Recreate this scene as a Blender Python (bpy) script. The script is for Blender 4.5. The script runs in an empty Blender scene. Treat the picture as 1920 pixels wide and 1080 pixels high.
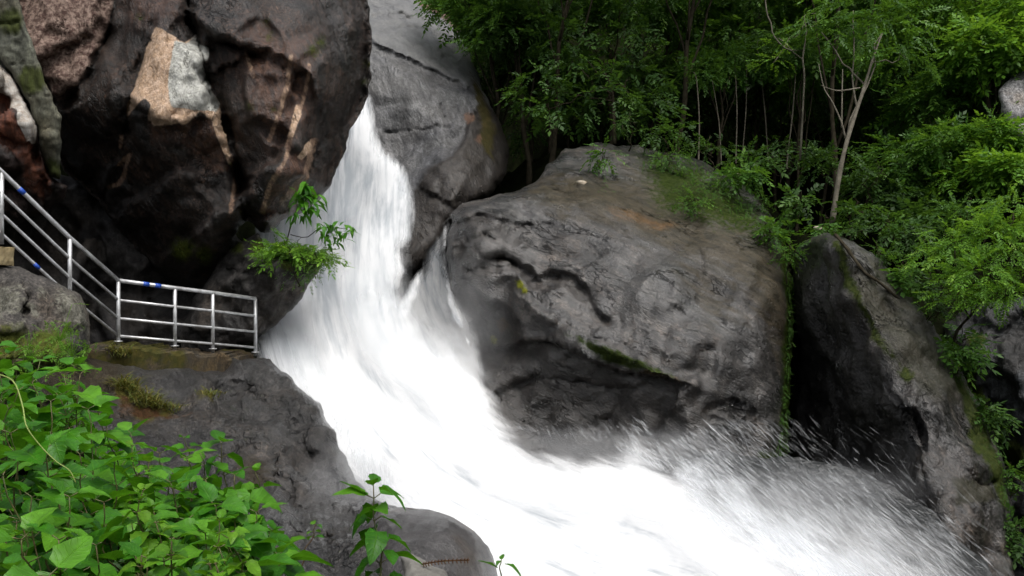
import bpy, math, random
import numpy as np
from mathutils import Vector
from mathutils.geometry import delaunay_2d_cdt

random.seed(7)
RNG = np.random.default_rng(11)
C = bpy.context.scene.collection
F, CAMZ = 1600.0, 1.6           # focal length in photo pixels (1920 wide), eye height


# ------------------------------------------------------------------ basics
def W(px, py, d):
    """photo pixel + distance in metres -> world point(s)"""
    px, py, d = np.broadcast_arrays(np.asarray(px, float), np.asarray(py, float), np.asarray(d, float))
    return np.stack([(px - 960) / F * d, d, CAMZ + (540 - py) / F * d], -1)


def tag(o, label=None, cat=None, group=None, kind=None):
    for k, v in (("label", label), ("category", cat), ("group", group), ("kind", kind)):
        if v:
            o[k] = v
    return o


def empty(name, loc):
    o = bpy.data.objects.new(name, None)
    o.location = loc
    o.empty_display_size = 0.1
    C.objects.link(o)
    return o


def mesh(name, v, f, mat, parent=None, origin=None, smooth=True, attrs=None, uv=None):
    """link one mesh object; v world coordinates, origin = its local origin"""
    v = np.asarray(v, float)
    if parent is not None:
        off = np.array(world_loc(parent))
    else:
        off = np.zeros(3) if origin is None else np.asarray(origin, float)
    me = bpy.data.meshes.new(name)
    f = np.asarray(f) if not isinstance(f, list) else f
    vv = v - off
    if isinstance(f, np.ndarray):
        n, k = f.shape
        me.vertices.add(len(vv))
        me.vertices.foreach_set("co", vv.astype(np.float32).ravel())
        me.loops.add(n * k)
        me.loops.foreach_set("vertex_index", f.astype(np.int32).ravel())
        me.polygons.add(n)
        me.polygons.foreach_set("loop_start", np.arange(0, n * k, k, dtype=np.int32))
        me.update(calc_edges=True)
    else:
        me.from_pydata([tuple(p) for p in vv], [], f)
    me.polygons.foreach_set("use_smooth", np.full(len(me.polygons), smooth))
    for k, a in (attrs or {}).items():
        at = me.attributes.new(k, "FLOAT", "POINT")
        at.data.foreach_set("value", np.asarray(a, np.float32))
    if uv is not None:
        l = me.uv_layers.new(name="uv")
        idx = np.empty(len(me.loops), np.int32)
        me.loops.foreach_get("vertex_index", idx)
        l.data.foreach_set("uv", np.asarray(uv, np.float32)[idx].ravel())
    me.materials.append(mat)
    me.validate()
    o = bpy.data.objects.new(name, me)
    C.objects.link(o)
    if parent is not None:
        o.parent = parent
    else:
        o.location = off
    return o


def world_loc(o):
    l = Vector(o.location)
    while o.parent:
        o = o.parent
        l = l + Vector(o.location)
    return l


# ------------------------------------------------------------------ noise
def _h(ix, iy, iz, seed):
    h = (ix.astype(np.int64) * 374761393 + iy.astype(np.int64) * 668265263 + iz.astype(np.int64) * 2147483647 + seed * 974711) & 0xFFFFFFFF
    h = ((h ^ (h >> 13)) * 1274126177) & 0xFFFFFFFF
    h = ((h ^ (h >> 16)) * 2246822519) & 0xFFFFFFFF
    return h ^ (h >> 15)


_G = np.array([[1, 1, 0], [-1, 1, 0], [1, -1, 0], [-1, -1, 0], [1, 0, 1], [-1, 0, 1], [1, 0, -1], [-1, 0, -1],
               [0, 1, 1], [0, -1, 1], [0, 1, -1], [0, -1, -1]], float)


def gnoise(p, seed=0):
    i = np.floor(p)
    f = p - i
    u = f * f * f * (f * (f * 6 - 15) + 10)
    r = 0
    for dx in (0, 1):
        for dy in (0, 1):
            for dz in (0, 1):
                g = _G[_h(i[:, 0] + dx, i[:, 1] + dy, i[:, 2] + dz, seed) % 12]
                d = f - np.array([dx, dy, dz])
                w = (u[:, 0] if dx else 1 - u[:, 0]) * (u[:, 1] if dy else 1 - u[:, 1]) * (u[:, 2] if dz else 1 - u[:, 2])
                r = r + w * (g * d).sum(1)
    return r


def fbm(p, scale, octv=4, seed=0, ridged=False, gain=0.5):
    s, a, q = 0, 1.0, p * scale
    for k in range(octv):
        n = gnoise(q + 17.3 * k, seed + k)
        s = s + a * ((0.5 - np.abs(n) * 2) if ridged else n)
        a *= gain
        q = q * 2.03
    return s


# ------------------------------------------------------------------ 2-D polygon maths (photo pixels)
def sstep(a, b, x):
    t = np.clip((x - a) / (b - a), 0, 1)
    return t * t * (3 - 2 * t)


def away(V, T):
    """which triangles turn their back to the viewpoint"""
    n = np.cross(V[T[:, 1]] - V[T[:, 0]], V[T[:, 2]] - V[T[:, 0]])
    return (n * (V[T].mean(1) - np.array([0, 0, CAMZ]))).sum(1) > 0


def seg_dist(P, poly, closed):
    """distance, sign (+ on the left-hand/down side) and arclength of the nearest point of a polyline"""
    A = np.asarray(poly, float)
    B = np.roll(A, -1, 0) if closed else A[1:]
    if not closed:
        A = A[:-1]
    L = np.hypot(*(B - A).T)
    cum = np.concatenate([[0], np.cumsum(L)[:-1]])
    best = np.full(len(P), 1e18)
    sg = np.zeros(len(P))
    al = np.zeros(len(P))
    for a, b, l, c in zip(A, B, L, cum):
        ab = b - a
        t = np.clip(((P - a) @ ab) / max(l * l, 1e-9), 0, 1)
        q = a + t[:, None] * ab
        d = ((P - q) ** 2).sum(1)
        m = d < best
        best[m] = d[m]
        cr = ab[0] * (P[:, 1] - a[1]) - ab[1] * (P[:, 0] - a[0])
        sg[m] = np.sign(cr[m])
        al[m] = c + t[m] * l
    return np.sqrt(best), sg, al


def inside(P, poly):
    A = np.asarray(poly, float)
    r = np.zeros(len(P), bool)
    j = len(A) - 1
    for i in range(len(A)):
        (xi, yi), (xj, yj) = A[i], A[j]
        if yi != yj:
            m = ((yi > P[:, 1]) != (yj > P[:, 1])) & (P[:, 0] < (xj - xi) * (P[:, 1] - yi) / (yj - yi) + xi)
            r ^= m
        j = i
    return r


def sdist(P, poly):
    d, _, _ = seg_dist(P, poly, True)
    return np.where(inside(P, poly), d, -d)


def smooth_poly(poly, sp, jit=0, seed=0):
    """closed Catmull-Rom through the points, resampled every sp pixels, edge roughened"""
    A = np.asarray(poly, float)
    out = []
    n = len(A)
    for i in range(n):
        p0, p1, p2, p3 = A[i - 1], A[i], A[(i + 1) % n], A[(i + 2) % n]
        m = max(1, int(np.hypot(*(p2 - p1)) / sp))
        for k in range(m):
            t = k / m
            c = 0.5 * ((2 * p1) + (p2 - p0) * t * .7 + (2 * p0 - 5 * p1 + 4 * p2 - p3) * t * t * .7 + (3 * p1 - p0 - 3 * p2 + p3) * t ** 3 * .7)
            l = p1 + (p2 - p1) * (t * t * (3 - 2 * t) * .3 + t * .7)
            out.append(l * .5 + (c + (p1 * (0)) if False else l) * .5)
    out = np.array(out)
    if jit:
        q = np.c_[out * 0.03, np.full(len(out), seed * 3.7)]
        nx = fbm(q, 1, 4, seed)
        d = np.roll(out, -1, 0) - np.roll(out, 1, 0)
        nrm = np.c_[d[:, 1], -d[:, 0]] / np.maximum(np.hypot(*d.T), 1e-6)[:, None]
        out = out + nrm * (nx * jit)[:, None]
    return out


def tps(ctrl):
    """smooth depth field through control points (px, py, depth)"""
    c = np.asarray(ctrl, float)
    X = c[:, :2] / 100
    n = len(X)

    def phi(r2):
        return np.where(r2 > 1e-12, 0.5 * r2 * np.log(np.maximum(r2, 1e-12)), 0)
    K = phi(((X[:, None] - X[None]) ** 2).sum(-1)) + np.eye(n) * .02
    P = np.c_[np.ones(n), X]
    M = np.block([[K, P], [P.T, np.zeros((3, 3))]])
    w = np.linalg.solve(M, np.r_[c[:, 2], 0, 0, 0])

    def f(p):
        q = np.asarray(p, float).reshape(-1, 2) / 100
        return phi(((q[:, None] - X[None]) ** 2).sum(-1)) @ w[:n] + np.c_[np.ones(len(q)), q] @ w[n:]
    return f


def tri_points(outline, sp, seed, extra=None):
    r = np.random.default_rng(seed)
    lo, hi = outline.min(0), outline.max(0)
    xs = np.arange(lo[0], hi[0], sp)
    ys = np.arange(lo[1], hi[1], sp * .87)
    g = np.stack(np.meshgrid(xs, ys), -1)
    g[1::2, :, 0] += sp / 2
    g = g.reshape(-1, 2) + r.uniform(-.22, .22, (g.size // 2, 2)) * sp
    sd = sdist(g, outline)
    d = np.roll(outline, -1, 0) - np.roll(outline, 1, 0)
    nr = np.c_[d[:, 1], -d[:, 0]] / np.maximum(np.hypot(*d.T), 1e-6)[:, None]
    ring = np.concatenate([outline + nr * k for k in (sp * .28, -sp * .28)])
    rs = sdist(ring, outline)
    ring = ring[rs > sp * .2]
    g = np.concatenate([ring, g[sd > sp * .62]])
    n = len(outline)
    pts = [Vector(p) for p in np.concatenate([outline, g])]
    res = delaunay_2d_cdt(pts, [(i, (i + 1) % n) for i in range(n)], [], 1, 1e-6)
    v = np.array([tuple(p) for p in res[0]])
    return v, np.array([t for t in res[2] if len(t) == 3])


# surface features, all in photo pixels; each returns metres added to the depth
def jig(P, amp=5.0):
    q = np.c_[P / 26, np.zeros(len(P))]
    return P + amp * np.c_[fbm(q, 1, 3, 51), fbm(q, 1, 3, 52)]


def crack(poly, w, depth):
    """ragged V-shaped joint of uneven width"""
    def f(P):
        d = seg_dist(jig(P), poly, False)[0]
        v = 1 + 1.1 * gnoise(np.c_[P / 34, np.full(len(P), 3.3)], 53)
        return depth * np.clip(v, .35, 1.6) * np.exp(-1.4 * d / (w * np.clip(v, .45, 1.5)))
    return f


def ledge(poly, amp, decay, sharp=4, lip=0.0):
    """below/left-hand side of the polyline is set back by amp, fading over decay px; a lip stands proud above it"""
    def f(P):
        d, s, al = seg_dist(jig(P, 6), poly, False)
        e = d * s
        end = (al < 1e-6) | (al > al.max() - 1e-6)
        return np.where(end, np.exp(-d / 14), 1) * np.where(e > 0, amp * sstep(0, sharp, e) * np.exp(-e / decay), -lip * np.exp(e / 18))
    return f


def hollow(poly, amp, soft):
    return lambda P: amp * sstep(0, soft, sdist(P, poly))


def facets(seed, box, n, slope, soft=10):
    r = np.random.default_rng(seed)
    c = np.c_[r.uniform(box[0], box[2], n), r.uniform(box[1], box[3], n)]
    g = r.normal(0, slope, (n, 2)) / 100
    h = r.normal(0, slope * .35, n)

    def f(P):
        d = np.sqrt(((P[:, None] - c[None]) ** 2).sum(-1))
        near = np.exp(-np.clip(d.min(1) - 70, 0, None) / 45)
        w = np.exp(-(d - d.min(1, keepdims=True)) / soft)
        w /= w.sum(1, keepdims=True)
        val = ((P[:, None] - c[None]) * g[None]).sum(-1) + h
        return (w * val).sum(1) * near
    return f


def planes(seeds, soft):
    """broken faces: each seed (x, y, slope x, slope y, offset) owns the pixels nearest to it"""
    c = np.array(seeds, float)

    def f(P):
        Q = jig(P, 7)
        d = np.sqrt(((Q[:, None] - c[None, :, :2]) ** 2).sum(-1))
        w = np.exp(-(d - d.min(1, keepdims=True)) / soft)
        w /= w.sum(1, keepdims=True)
        rel = np.clip((P[:, None] - c[None, :, :2]) / 100, -1.6, 1.6)
        return (w * ((rel * c[None, :, 2:4]).sum(-1) + c[None, :, 4])).sum(1)
    return f


def tri_normals(v, f):
    n = np.cross(v[f[:, 1]] - v[f[:, 0]], v[f[:, 2]] - v[f[:, 0]])
    out = np.zeros_like(v)
    for k in range(3):
        np.add.at(out, f[:, k], n)
    return out / np.maximum(np.linalg.norm(out, axis=1), 1e-9)[:, None]


def mask_val(P, polys):
    r = np.zeros(len(P))
    for poly, soft in polys:
        if len(poly[0]) == 3:      # list of discs (x, y, r)
            v = np.max([np.clip(.5 + (q[2] - np.hypot(P[:, 0] - q[0], P[:, 1] - q[1])) / (2 * soft), 0, 1) for q in poly], axis=0)
        else:
            v = np.clip(.5 + sdist(P, poly) / (2 * soft), 0, 1)
        r = np.maximum(r, v)
    return r


def line_mask(P, lines):
    r = np.zeros(len(P))
    for poly, w in lines:
        r = np.maximum(r, np.clip(1 - seg_dist(P, poly, False)[0] / (2 * w), 0, 1))
    return r


def rock(name, mat, outline, ctrl, edge=(70, 1.0), thick=3.0, sp=5.0, feats=(), noise=(), masks=None, lines=None, jit=5, seed=1, maxfeat=None):
    """closed rock body: the outline swells towards the viewer by the edge profile and away from it by thick"""
    ol = smooth_poly(outline, sp, jit, seed)
    P, T = tri_points(ol, sp, seed)
    depth = tps(ctrl)
    nb = len(ol)

    def surf(Q):
        Q = np.asarray(Q, float).reshape(-1, 2)
        t = np.clip(sdist(Q, ol) / edge[0], 0, 1)
        d = depth(Q) + edge[1] * (1 - np.sqrt(np.maximum(1 - (1 - t) ** 2, 0)))
        fade = sstep(0, 12, sdist(Q, ol))
        s = 0
        for f in feats:
            s = s + f(Q)
        return d + s * fade
    V = W(P[:, 0], P[:, 1], surf(P))
    # front triangles must face the viewer
    flip = away(V, T)
    T[flip] = T[flip][:, ::-1]
    N = tri_normals(V, T)
    sd = sdist(P, ol)
    q = V.copy()
    for k, (scale, amp, octv, rid, st) in enumerate(noise):
        V = V + N * (amp * (.12 + .88 * sstep(0, 22, sd)) * fbm(q * np.asarray(st), scale, octv, seed * 31 + k * 7, rid))[:, None]
    # back
    P2, T2 = tri_points(ol, sp * 5, seed + 1)
    sd2 = np.maximum(sdist(P2, ol), 0)
    t2 = np.clip(sd2 / edge[0] / 1.3, 0, 1)
    d2 = depth(P2) + edge[1] + thick * np.sqrt(np.maximum(1 - (1 - t2) ** 2, 0)) + .05
    V2 = W(P2[:, 0], P2[:, 1], d2)
    flip = ~away(V2, T2)
    T2[flip] = T2[flip][:, ::-1]
    remap = np.r_[np.arange(nb), np.arange(len(P2) - nb) + len(P)]
    # first nb points of both triangulations are the outline
    V = np.concatenate([V, V2[nb:]])
    T = np.concatenate([T, remap[T2]])
    PP = np.concatenate([P, P2[nb:]])
    attrs = {}
    for k, m in (masks or {}).items():
        a = mask_val(PP, m)
        a[len(P):] = a[len(P):] * .3
        attrs[k] = a
    for k, m in (lines or {}).items():
        attrs[k] = np.maximum(attrs.get(k, 0), line_mask(PP, m))
    org = V.mean(0)
    org[2] = V[:, 2].min()
    o = mesh(name, V, T, mat, origin=org, attrs=attrs)
    o_surf[o.name] = surf
    return o, surf


o_surf = {}


# ------------------------------------------------------------------ materials
class NT:
    def __init__(s, name):
        s.m = bpy.data.materials.new(name)
        s.m.use_nodes = True
        s.t = s.m.node_tree
        s.t.nodes.clear()
        s.out = s.n("ShaderNodeOutputMaterial")

    def n(s, typ, **kw):
        x = s.t.nodes.new(typ)
        for k, v in kw.items():
            setattr(x, k, v)
        return x

    def l(s, a, b):
        s.t.links.new(a, b)

    def inp(s, x, key, val):
        if val is None:
            return
        if isinstance(val, bpy.types.NodeSocket):
            s.l(val, x.inputs[key])
        else:
            x.inputs[key].default_value = val

    def math(s, op, a, b=0.0, clamp=False):
        x = s.n("ShaderNodeMath", operation=op, use_clamp=clamp)
        s.inp(x, 0, a)
        s.inp(x, 1, b)
        return x.outputs[0]

    def mapr(s, v, a, b, c=0.0, d=1.0, smooth=True):
        x = s.n("ShaderNodeMapRange", interpolation_type="SMOOTHSTEP" if smooth else "LINEAR")
        for k, q in zip(("Value", "From Min", "From Max", "To Min", "To Max"), (v, a, b, c, d)):
            s.inp(x, k, q)
        return x.outputs[0]

    def noise(s, vec, scale, detail=5, rough=.55, dist=0.0):
        x = s.n("ShaderNodeTexNoise")
        s.inp(x, "Vector", vec)
        s.inp(x, "Scale", scale)
        s.inp(x, "Detail", detail)
        s.inp(x, "Roughness", rough)
        s.inp(x, "Distortion", dist)
        return x.outputs["Fac"]

    def mapping(s, vec, sc, rot=(0, 0, 0)):
        r = s.n("ShaderNodeMapping")        # turn first, then stretch
        s.inp(r, "Vector", vec)
        r.inputs["Rotation"].default_value = rot
        x = s.n("ShaderNodeMapping")
        s.l(r.outputs[0], x.inputs["Vector"])
        x.inputs["Scale"].default_value = sc
        return x.outputs[0]

    def mix(s, fac, a, b):
        x = s.n("ShaderNodeMix", data_type="RGBA")
        s.inp(x, 0, fac)
        s.inp(x, 6, a if isinstance(a, bpy.types.NodeSocket) else (*a, 1))
        s.inp(x, 7, b if isinstance(b, bpy.types.NodeSocket) else (*b, 1))
        return x.outputs[2]

    def mul(s, col, v):
        x = s.n("ShaderNodeMix", data_type="RGBA", blend_type="MULTIPLY")
        x.inputs[0].default_value = 1
        s.l(col, x.inputs[6])
        c = s.n("ShaderNodeCombineColor")
        for k in range(3):
            s.l(v, c.inputs[k])
        s.l(c.outputs[0], x.inputs[7])
        return x.outputs[2]

    def attr(s, name):
        return s.n("ShaderNodeAttribute", attribute_name=name).outputs["Fac"]

    def obj(s):
        return s.n("ShaderNodeTexCoord").outputs["Object"]


def rock_mat(name, c1, c2, layers=(), rough=.55, wet=0.0, bump=.5, scale=1.0, streak=.35, streak_sc=(1, 1, .18), speck=.5, rot=(0, 0, 0), spec=.4, veins=.5, warm=.7):
    """wet stone: cloudy two-tone base, run-off streaks, fine grain, veins; layers = (attribute, colours, noise scale, ragged, streaky)"""
    t = NT(name)
    P = t.obj()
    n1 = t.noise(P, 1.1 * scale, 6, .6, .4)
    base = t.mix(t.mapr(n1, .3, .7), c1, c2)
    sv = t.mapping(P, streak_sc, rot)
    n2 = t.noise(sv, 4.5 * scale, 6, .65, .5)
    base = t.mul(base, t.mapr(n2, .3, .7, 1 - streak, 1 + streak * .6))
    n3 = t.noise(P, 16 * scale, 5, .7)
    base = t.mul(base, t.mapr(n3, .36, .64, 1 - speck, 1 + speck * .8))
    n4 = t.noise(sv, 15 * scale, 4, .7, .8)          # fine striations of the bedding
    base = t.mul(base, t.mapr(n4, .36, .64, 1 - streak * .75, 1 + streak * .7))
    n5 = t.noise(t.mapping(P, (1.5, 1.5, .14)), 1.7 * scale, 5, .7, .3)   # dark run-off stains
    base = t.mul(base, t.mapr(n5, .40, .62, 1 - streak * .7, 1.12))
    wm = t.n("ShaderNodeMix", data_type="RGBA", blend_type="MULTIPLY")       # iron-brown clouds
    t.l(t.mapr(t.noise(P, .6 * scale, 4), .44, .6, 0, warm), wm.inputs[0])
    t.l(base, wm.inputs[6])
    wm.inputs[7].default_value = (1.0, .80, .60, 1)
    base = wm.outputs[2]
    dry = None
    # veins / hairline cracks: zero crossings of a distorted noise
    nv = t.noise(sv, 2.3 * scale, 4, .6, 1.2)
    vein = t.mapr(t.math("ABSOLUTE", t.math("SUBTRACT", nv, .5)), 0.0, .022, 1, 0)
    vm = t.mapr(t.noise(P, .8 * scale, 2), .5, .62)
    vein = t.math("MULTIPLY", vein, vm)
    base = t.mul(base, t.mapr(vein, 0, 1, 1, 1 - veins, smooth=False))
    for a, ca, cb, sc, amp, st in layers:
        m = t.attr(a)
        nn = t.noise(sv if st else P, sc, 6, .65, .3)
        fac = t.mapr(t.math("ADD", m, t.math("MULTIPLY", t.math("SUBTRACT", nn, .5), amp)), .40, .62 if amp < .5 else .78)
        fac = t.math("MULTIPLY", fac, t.mapr(m, 0.0, .12))
        nc = t.noise(sv if st else P, sc * 1.7, 5, .65)
        cc = t.mul(t.mix(t.mapr(nc, .35, .65), ca, cb), t.mapr(n3, .3, .7, 1 - speck * .35, 1 + speck * .25))
        base = t.mix(fac, base, cc)
        if a in ("moss", "brown", "pale", "scar", "pink", "lime", "lichen"):
            inv = t.math("SUBTRACT", 1.0, t.math("MULTIPLY", fac, .65 if a == "brown" else .9))
            dry = inv if dry is None else t.math("MULTIPLY", dry, inv)
    h = t.math("ADD", t.math("ADD", t.math("MULTIPLY", n3, .5), t.math("MULTIPLY", n4, .45)), t.math("ADD", t.math("MULTIPLY", n2, .5), t.math("MULTIPLY", vein, -.8)))
    h = t.math("ADD", h, t.math("MULTIPLY", t.noise(sv, 40 * scale, 3, .65), .3))
    b = t.n("ShaderNodeBump")
    b.inputs["Strength"].default_value = bump
    b.inputs["Distance"].default_value = .06 / scale
    t.l(h, b.inputs["Height"])
    s = t.n("ShaderNodeBsdfPrincipled")
    t.l(base, s.inputs["Base Color"])
    t.l(b.outputs[0], s.inputs["Normal"])
    t.l(t.mapr(n1, .3, .7, rough - .12, rough + .15), s.inputs["Roughness"])
    s.inputs["Specular IOR Level"].default_value = spec
    if dry is not None:
        t.l(t.math("MULTIPLY", dry, spec), s.inputs["Specular IOR Level"])
    if wet:      # a film of water over the stone, thinner where the cloudy noise is high
        cw = t.mapr(t.noise(sv, .9 * scale, 4, .6), .38, .58, wet * .25, wet)
        t.l(t.math("MULTIPLY", cw, dry) if dry is not None else cw, s.inputs["Coat Weight"])
        s.inputs["Coat Roughness"].default_value = .17
        s.inputs["Coat IOR"].default_value = 1.6
        b2 = t.n("ShaderNodeBump")
        b2.inputs["Strength"].default_value = bump * .75
        b2.inputs["Distance"].default_value = .06 / scale
        t.l(h, b2.inputs["Height"])
        t.l(b2.outputs[0], s.inputs["Coat Normal"])
    t.l(s.outputs[0], t.out.inputs[0])
    return t.m


def plain_mat(name, c1, c2, scale, rough=.6, metal=0, bump=.2, dist=.02):
    t = NT(name)
    P = t.obj()
    n = t.noise(P, scale, 6, .65)
    s = t.n("ShaderNodeBsdfPrincipled")
    t.l(t.mix(t.mapr(n, .3, .7), c1, c2), s.inputs["Base Color"])
    s.inputs["Roughness"].default_value = rough
    s.inputs["Metallic"].default_value = metal
    s.inputs["Specular IOR Level"].default_value = .0 if rough > .89 else .5
    b = t.n("ShaderNodeBump")
    b.inputs["Strength"].default_value = bump
    b.inputs["Distance"].default_value = dist
    t.l(t.noise(P, scale * 3, 5, .6), b.inputs["Height"])
    t.l(b.outputs[0], s.inputs["Normal"])
    t.l(s.outputs[0], t.out.inputs[0])
    return t.m


def leaf_mat(name, a, b, c, rough=.45, trans=.35, veins=False):
    t = NT(name)
    tint = t.attr("tint")
    col = t.mix(t.mapr(tint, 0, .55, smooth=False), a, b)
    col = t.mix(t.mapr(tint, .55, 1, smooth=False), col, c)
    s = t.n("ShaderNodeBsdfPrincipled")
    if veins:
        uv = t.n("ShaderNodeTexCoord").outputs["UV"]
        sep = t.n("ShaderNodeSeparateXYZ")
        t.l(uv, sep.inputs[0])
        u = t.math("ABSOLUTE", sep.outputs[0])
        mid = t.mapr(u, .0, .07, 1, 0)
        w = t.math("SINE", t.math("MULTIPLY", t.math("SUBTRACT", sep.outputs[1], t.math("MULTIPLY", u, .22)), 48))
        lat = t.mapr(w, .55, 1)
        v = t.math("MAXIMUM", mid, t.math("MULTIPLY", lat, .45))
        n = t.noise(t.obj(), 25, 4)
        col = t.mul(col, t.mapr(n, .3, .7, .75, 1.2))
        col = t.mix(t.math("MULTIPLY", v, .4), col, (c[0] * 1.3, c[1] * 1.25, c[2] * 1.2))
        bp = t.n("ShaderNodeBump")
        bp.inputs["Strength"].default_value = .6
        bp.inputs["Distance"].default_value = .004
        t.l(t.math("SUBTRACT", t.math("MULTIPLY", n, .4), v), bp.inputs["Height"])
        t.l(bp.outputs[0], s.inputs["Normal"])
    t.l(col, s.inputs["Base Color"])
    s.inputs["Roughness"].default_value = rough
    s.inputs["Specular IOR Level"].default_value = .25
    tr = t.n("ShaderNodeBsdfTranslucent")
    t.l(t.mix(.5, col, (c[0] * 1.4, c[1] * 1.4, c[2] * .6)), tr.inputs[0])
    mx = t.n("ShaderNodeMixShader")
    mx.inputs[0].default_value = trans
    t.l(s.outputs[0], mx.inputs[1])
    t.l(tr.outputs[0], mx.inputs[2])
    t.l(mx.outputs[0], t.out.inputs[0])
    return t.m


def water_mat():
    """foaming white water: opaque where deep inside the flow, torn into streaks along the flow near its edges"""
    t = NT("white_water")
    e, fs, ft, ly, th = (t.attr(k) for k in ("edge", "along", "across", "layer", "cover"))
    c = t.n("ShaderNodeCombineXYZ")
    t.l(t.math("MULTIPLY", ft, 3.0), c.inputs[0])
    t.l(t.math("MULTIPLY", fs, .75), c.inputs[1])
    t.l(t.math("MULTIPLY", ly, 5.3), c.inputs[2])
    n1 = t.noise(c.outputs[0], 1.0, 5, .62, .6)
    c2 = t.n("ShaderNodeCombineXYZ")
    t.l(t.math("MULTIPLY", ft, 10.0), c2.inputs[0])
    t.l(t.math("MULTIPLY", fs, 1.3), c2.inputs[1])
    t.l(t.math("MULTIPLY", ly, 3.1), c2.inputs[2])
    n2 = t.noise(c2.outputs[0], 1.0, 4, .6, .5)
    nn = t.math("ADD", t.math("MULTIPLY", n1, .62), t.math("MULTIPLY", n2, .38))
    a = t.mapr(t.math("ADD", e, t.math("MULTIPLY", t.math("SUBTRACT", nn, .5), t.attr("ragged"))), .08, .85)
    a = t.math("MULTIPLY", a, t.mapr(e, 0.0, .25))
    a = t.math("MULTIPLY", a, th)
    sh = t.mapr(fs, 4.2, 7.5, 0, .075)
    col = t.mix(t.mapr(t.math("ADD", nn, sh), .36, .60), (.46, .50, .54), (.94, .95, .96))
    d = t.n("ShaderNodeBsdfDiffuse")
    t.l(col, d.inputs[0])
    tl = t.n("ShaderNodeBsdfTranslucent")
    t.l(col, tl.inputs[0])
    m0 = t.n("ShaderNodeMixShader")
    m0.inputs[0].default_value = .35
    t.l(d.outputs[0], m0.inputs[1])
    t.l(tl.outputs[0], m0.inputs[2])
    tp = t.n("ShaderNodeBsdfTransparent")
    m1 = t.n("ShaderNodeMixShader")
    t.l(a, m1.inputs[0])
    t.l(tp.outputs[0], m1.inputs[1])
    t.l(m0.outputs[0], m1.inputs[2])
    t.l(m1.outputs[0], t.out.inputs[0])
    return t.m


def spray_mat():
    t = NT("flying_spray")
    d = t.n("ShaderNodeBsdfDiffuse")
    d.inputs[0].default_value = (.88, .9, .92, 1)
    tl = t.n("ShaderNodeBsdfTranslucent")
    tl.inputs[0].default_value = (.88, .9, .92, 1)
    m0 = t.n("ShaderNodeMixShader")
    t.l(d.outputs[0], m0.inputs[1])
    t.l(tl.outputs[0], m0.inputs[2])
    tp = t.n("ShaderNodeBsdfTransparent")
    m1 = t.n("ShaderNodeMixShader")
    t.l(t.attr("cover"), m1.inputs[0])
    t.l(tp.outputs[0], m1.inputs[1])
    t.l(m0.outputs[0], m1.inputs[2])
    t.l(m1.outputs[0], t.out.inputs[0])
    return t.m


# ------------------------------------------------------------------ small solids
def tube(pts, rad, seg=10):
    """swept tube along world points, capped; rad scalar or list"""
    P = np.asarray(pts, float)
    n = len(P)
    r = np.broadcast_to(np.asarray(rad, float), (n,))
    T = np.gradient(P, axis=0)
    T /= np.maximum(np.linalg.norm(T, axis=1), 1e-9)[:, None]
    up = np.array([0, 0, 1.0]) if abs(T[0, 2]) < .9 else np.array([1.0, 0, 0])
    V, Fc = [], []
    for i in range(n):
        a = np.cross(T[i], up)
        a /= np.linalg.norm(a)
        b = np.cross(a, T[i])
        th = np.arange(seg) / seg * 2 * np.pi
        V.append(P[i] + r[i] * (np.cos(th)[:, None] * a + np.sin(th)[:, None] * b))
    V = np.concatenate(V)
    for i in range(n - 1):
        for k in range(seg):
            k2 = (k + 1) % seg
            Fc.append((i * seg + k, i * seg + k2, (i + 1) * seg + k2, (i + 1) * seg + k))
    Fc.append(tuple(range(seg))[::-1])
    Fc.append(tuple((n - 1) * seg + k for k in range(seg)))
    return V, Fc


def join(parts):
    V, Fc, o = [], [], 0
    for v, f in parts:
        V.append(v)
        Fc += [tuple(i + o for i in q) for q in f]
        o += len(v)
    return np.concatenate(V), Fc


def wiggle(a, b, n, amp, seed):
    """points from a to b with a natural wander"""
    a, b = np.asarray(a, float), np.asarray(b, float)
    t = np.linspace(0, 1, n)
    p = a + (b - a) * t[:, None]
    for k in range(3):
        p[:, k] += amp * gnoise(np.c_[t * 3.1, np.full(n, seed * 1.37), np.full(n, k * 5.1)], seed) * np.sin(t * np.pi) ** .5 * 2
    return p


def spline(pts, n):
    """smooth curve through world points"""
    P = np.asarray(pts, float)
    m = len(P)
    out = []
    for t in np.linspace(0, m - 1 - 1e-6, n):
        i = int(t)
        f = t - i
        p0, p1, p2, p3 = P[max(i - 1, 0)], P[i], P[min(i + 1, m - 1)], P[min(i + 2, m - 1)]
        out.append(.5 * (2 * p1 + (p2 - p0) * f + (2 * p0 - 5 * p1 + 4 * p2 - p3) * f * f + (3 * p1 - p0 - 3 * p2 + p3) * f ** 3))
    return np.array(out)


# ------------------------------------------------------------------ camera, light, sky
sc = bpy.context.scene
cam = bpy.data.objects.new("camera", bpy.data.cameras.new("camera"))
C.objects.link(cam)
cam.location = (0, 0, CAMZ)
cam.rotation_euler = (math.pi / 2, 0, 0)
cam.data.sensor_width = 36
cam.data.lens = F / 1920 * 36
cam.data.clip_start = .05
cam.data.clip_end = 2000
sc.camera = cam
SUN_EL, SUN_AZ = math.radians(62), math.radians(150)   # azimuth clockwise from +Y
sun = bpy.data.objects.new("sun", bpy.data.lights.new("sun", "SUN"))
C.objects.link(sun)
sun.data.energy = 1.2
sun.data.angle = math.radians(35)
sun.data.color = (1.0, .97, .92)
sd_ = Vector((math.sin(SUN_AZ) * math.cos(SUN_EL), math.cos(SUN_AZ) * math.cos(SUN_EL), math.sin(SUN_EL)))
sun.rotation_euler = sd_.to_track_quat("Z", "Y").to_euler()
sun.location = (0, 0, 40)
wd = bpy.data.worlds.new("World")
sc.world = wd
wd.use_nodes = True
wt = wd.node_tree
sky = wt.nodes.new("ShaderNodeTexSky")
sky.sky_type = "NISHITA"
sky.sun_disc = False
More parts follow.
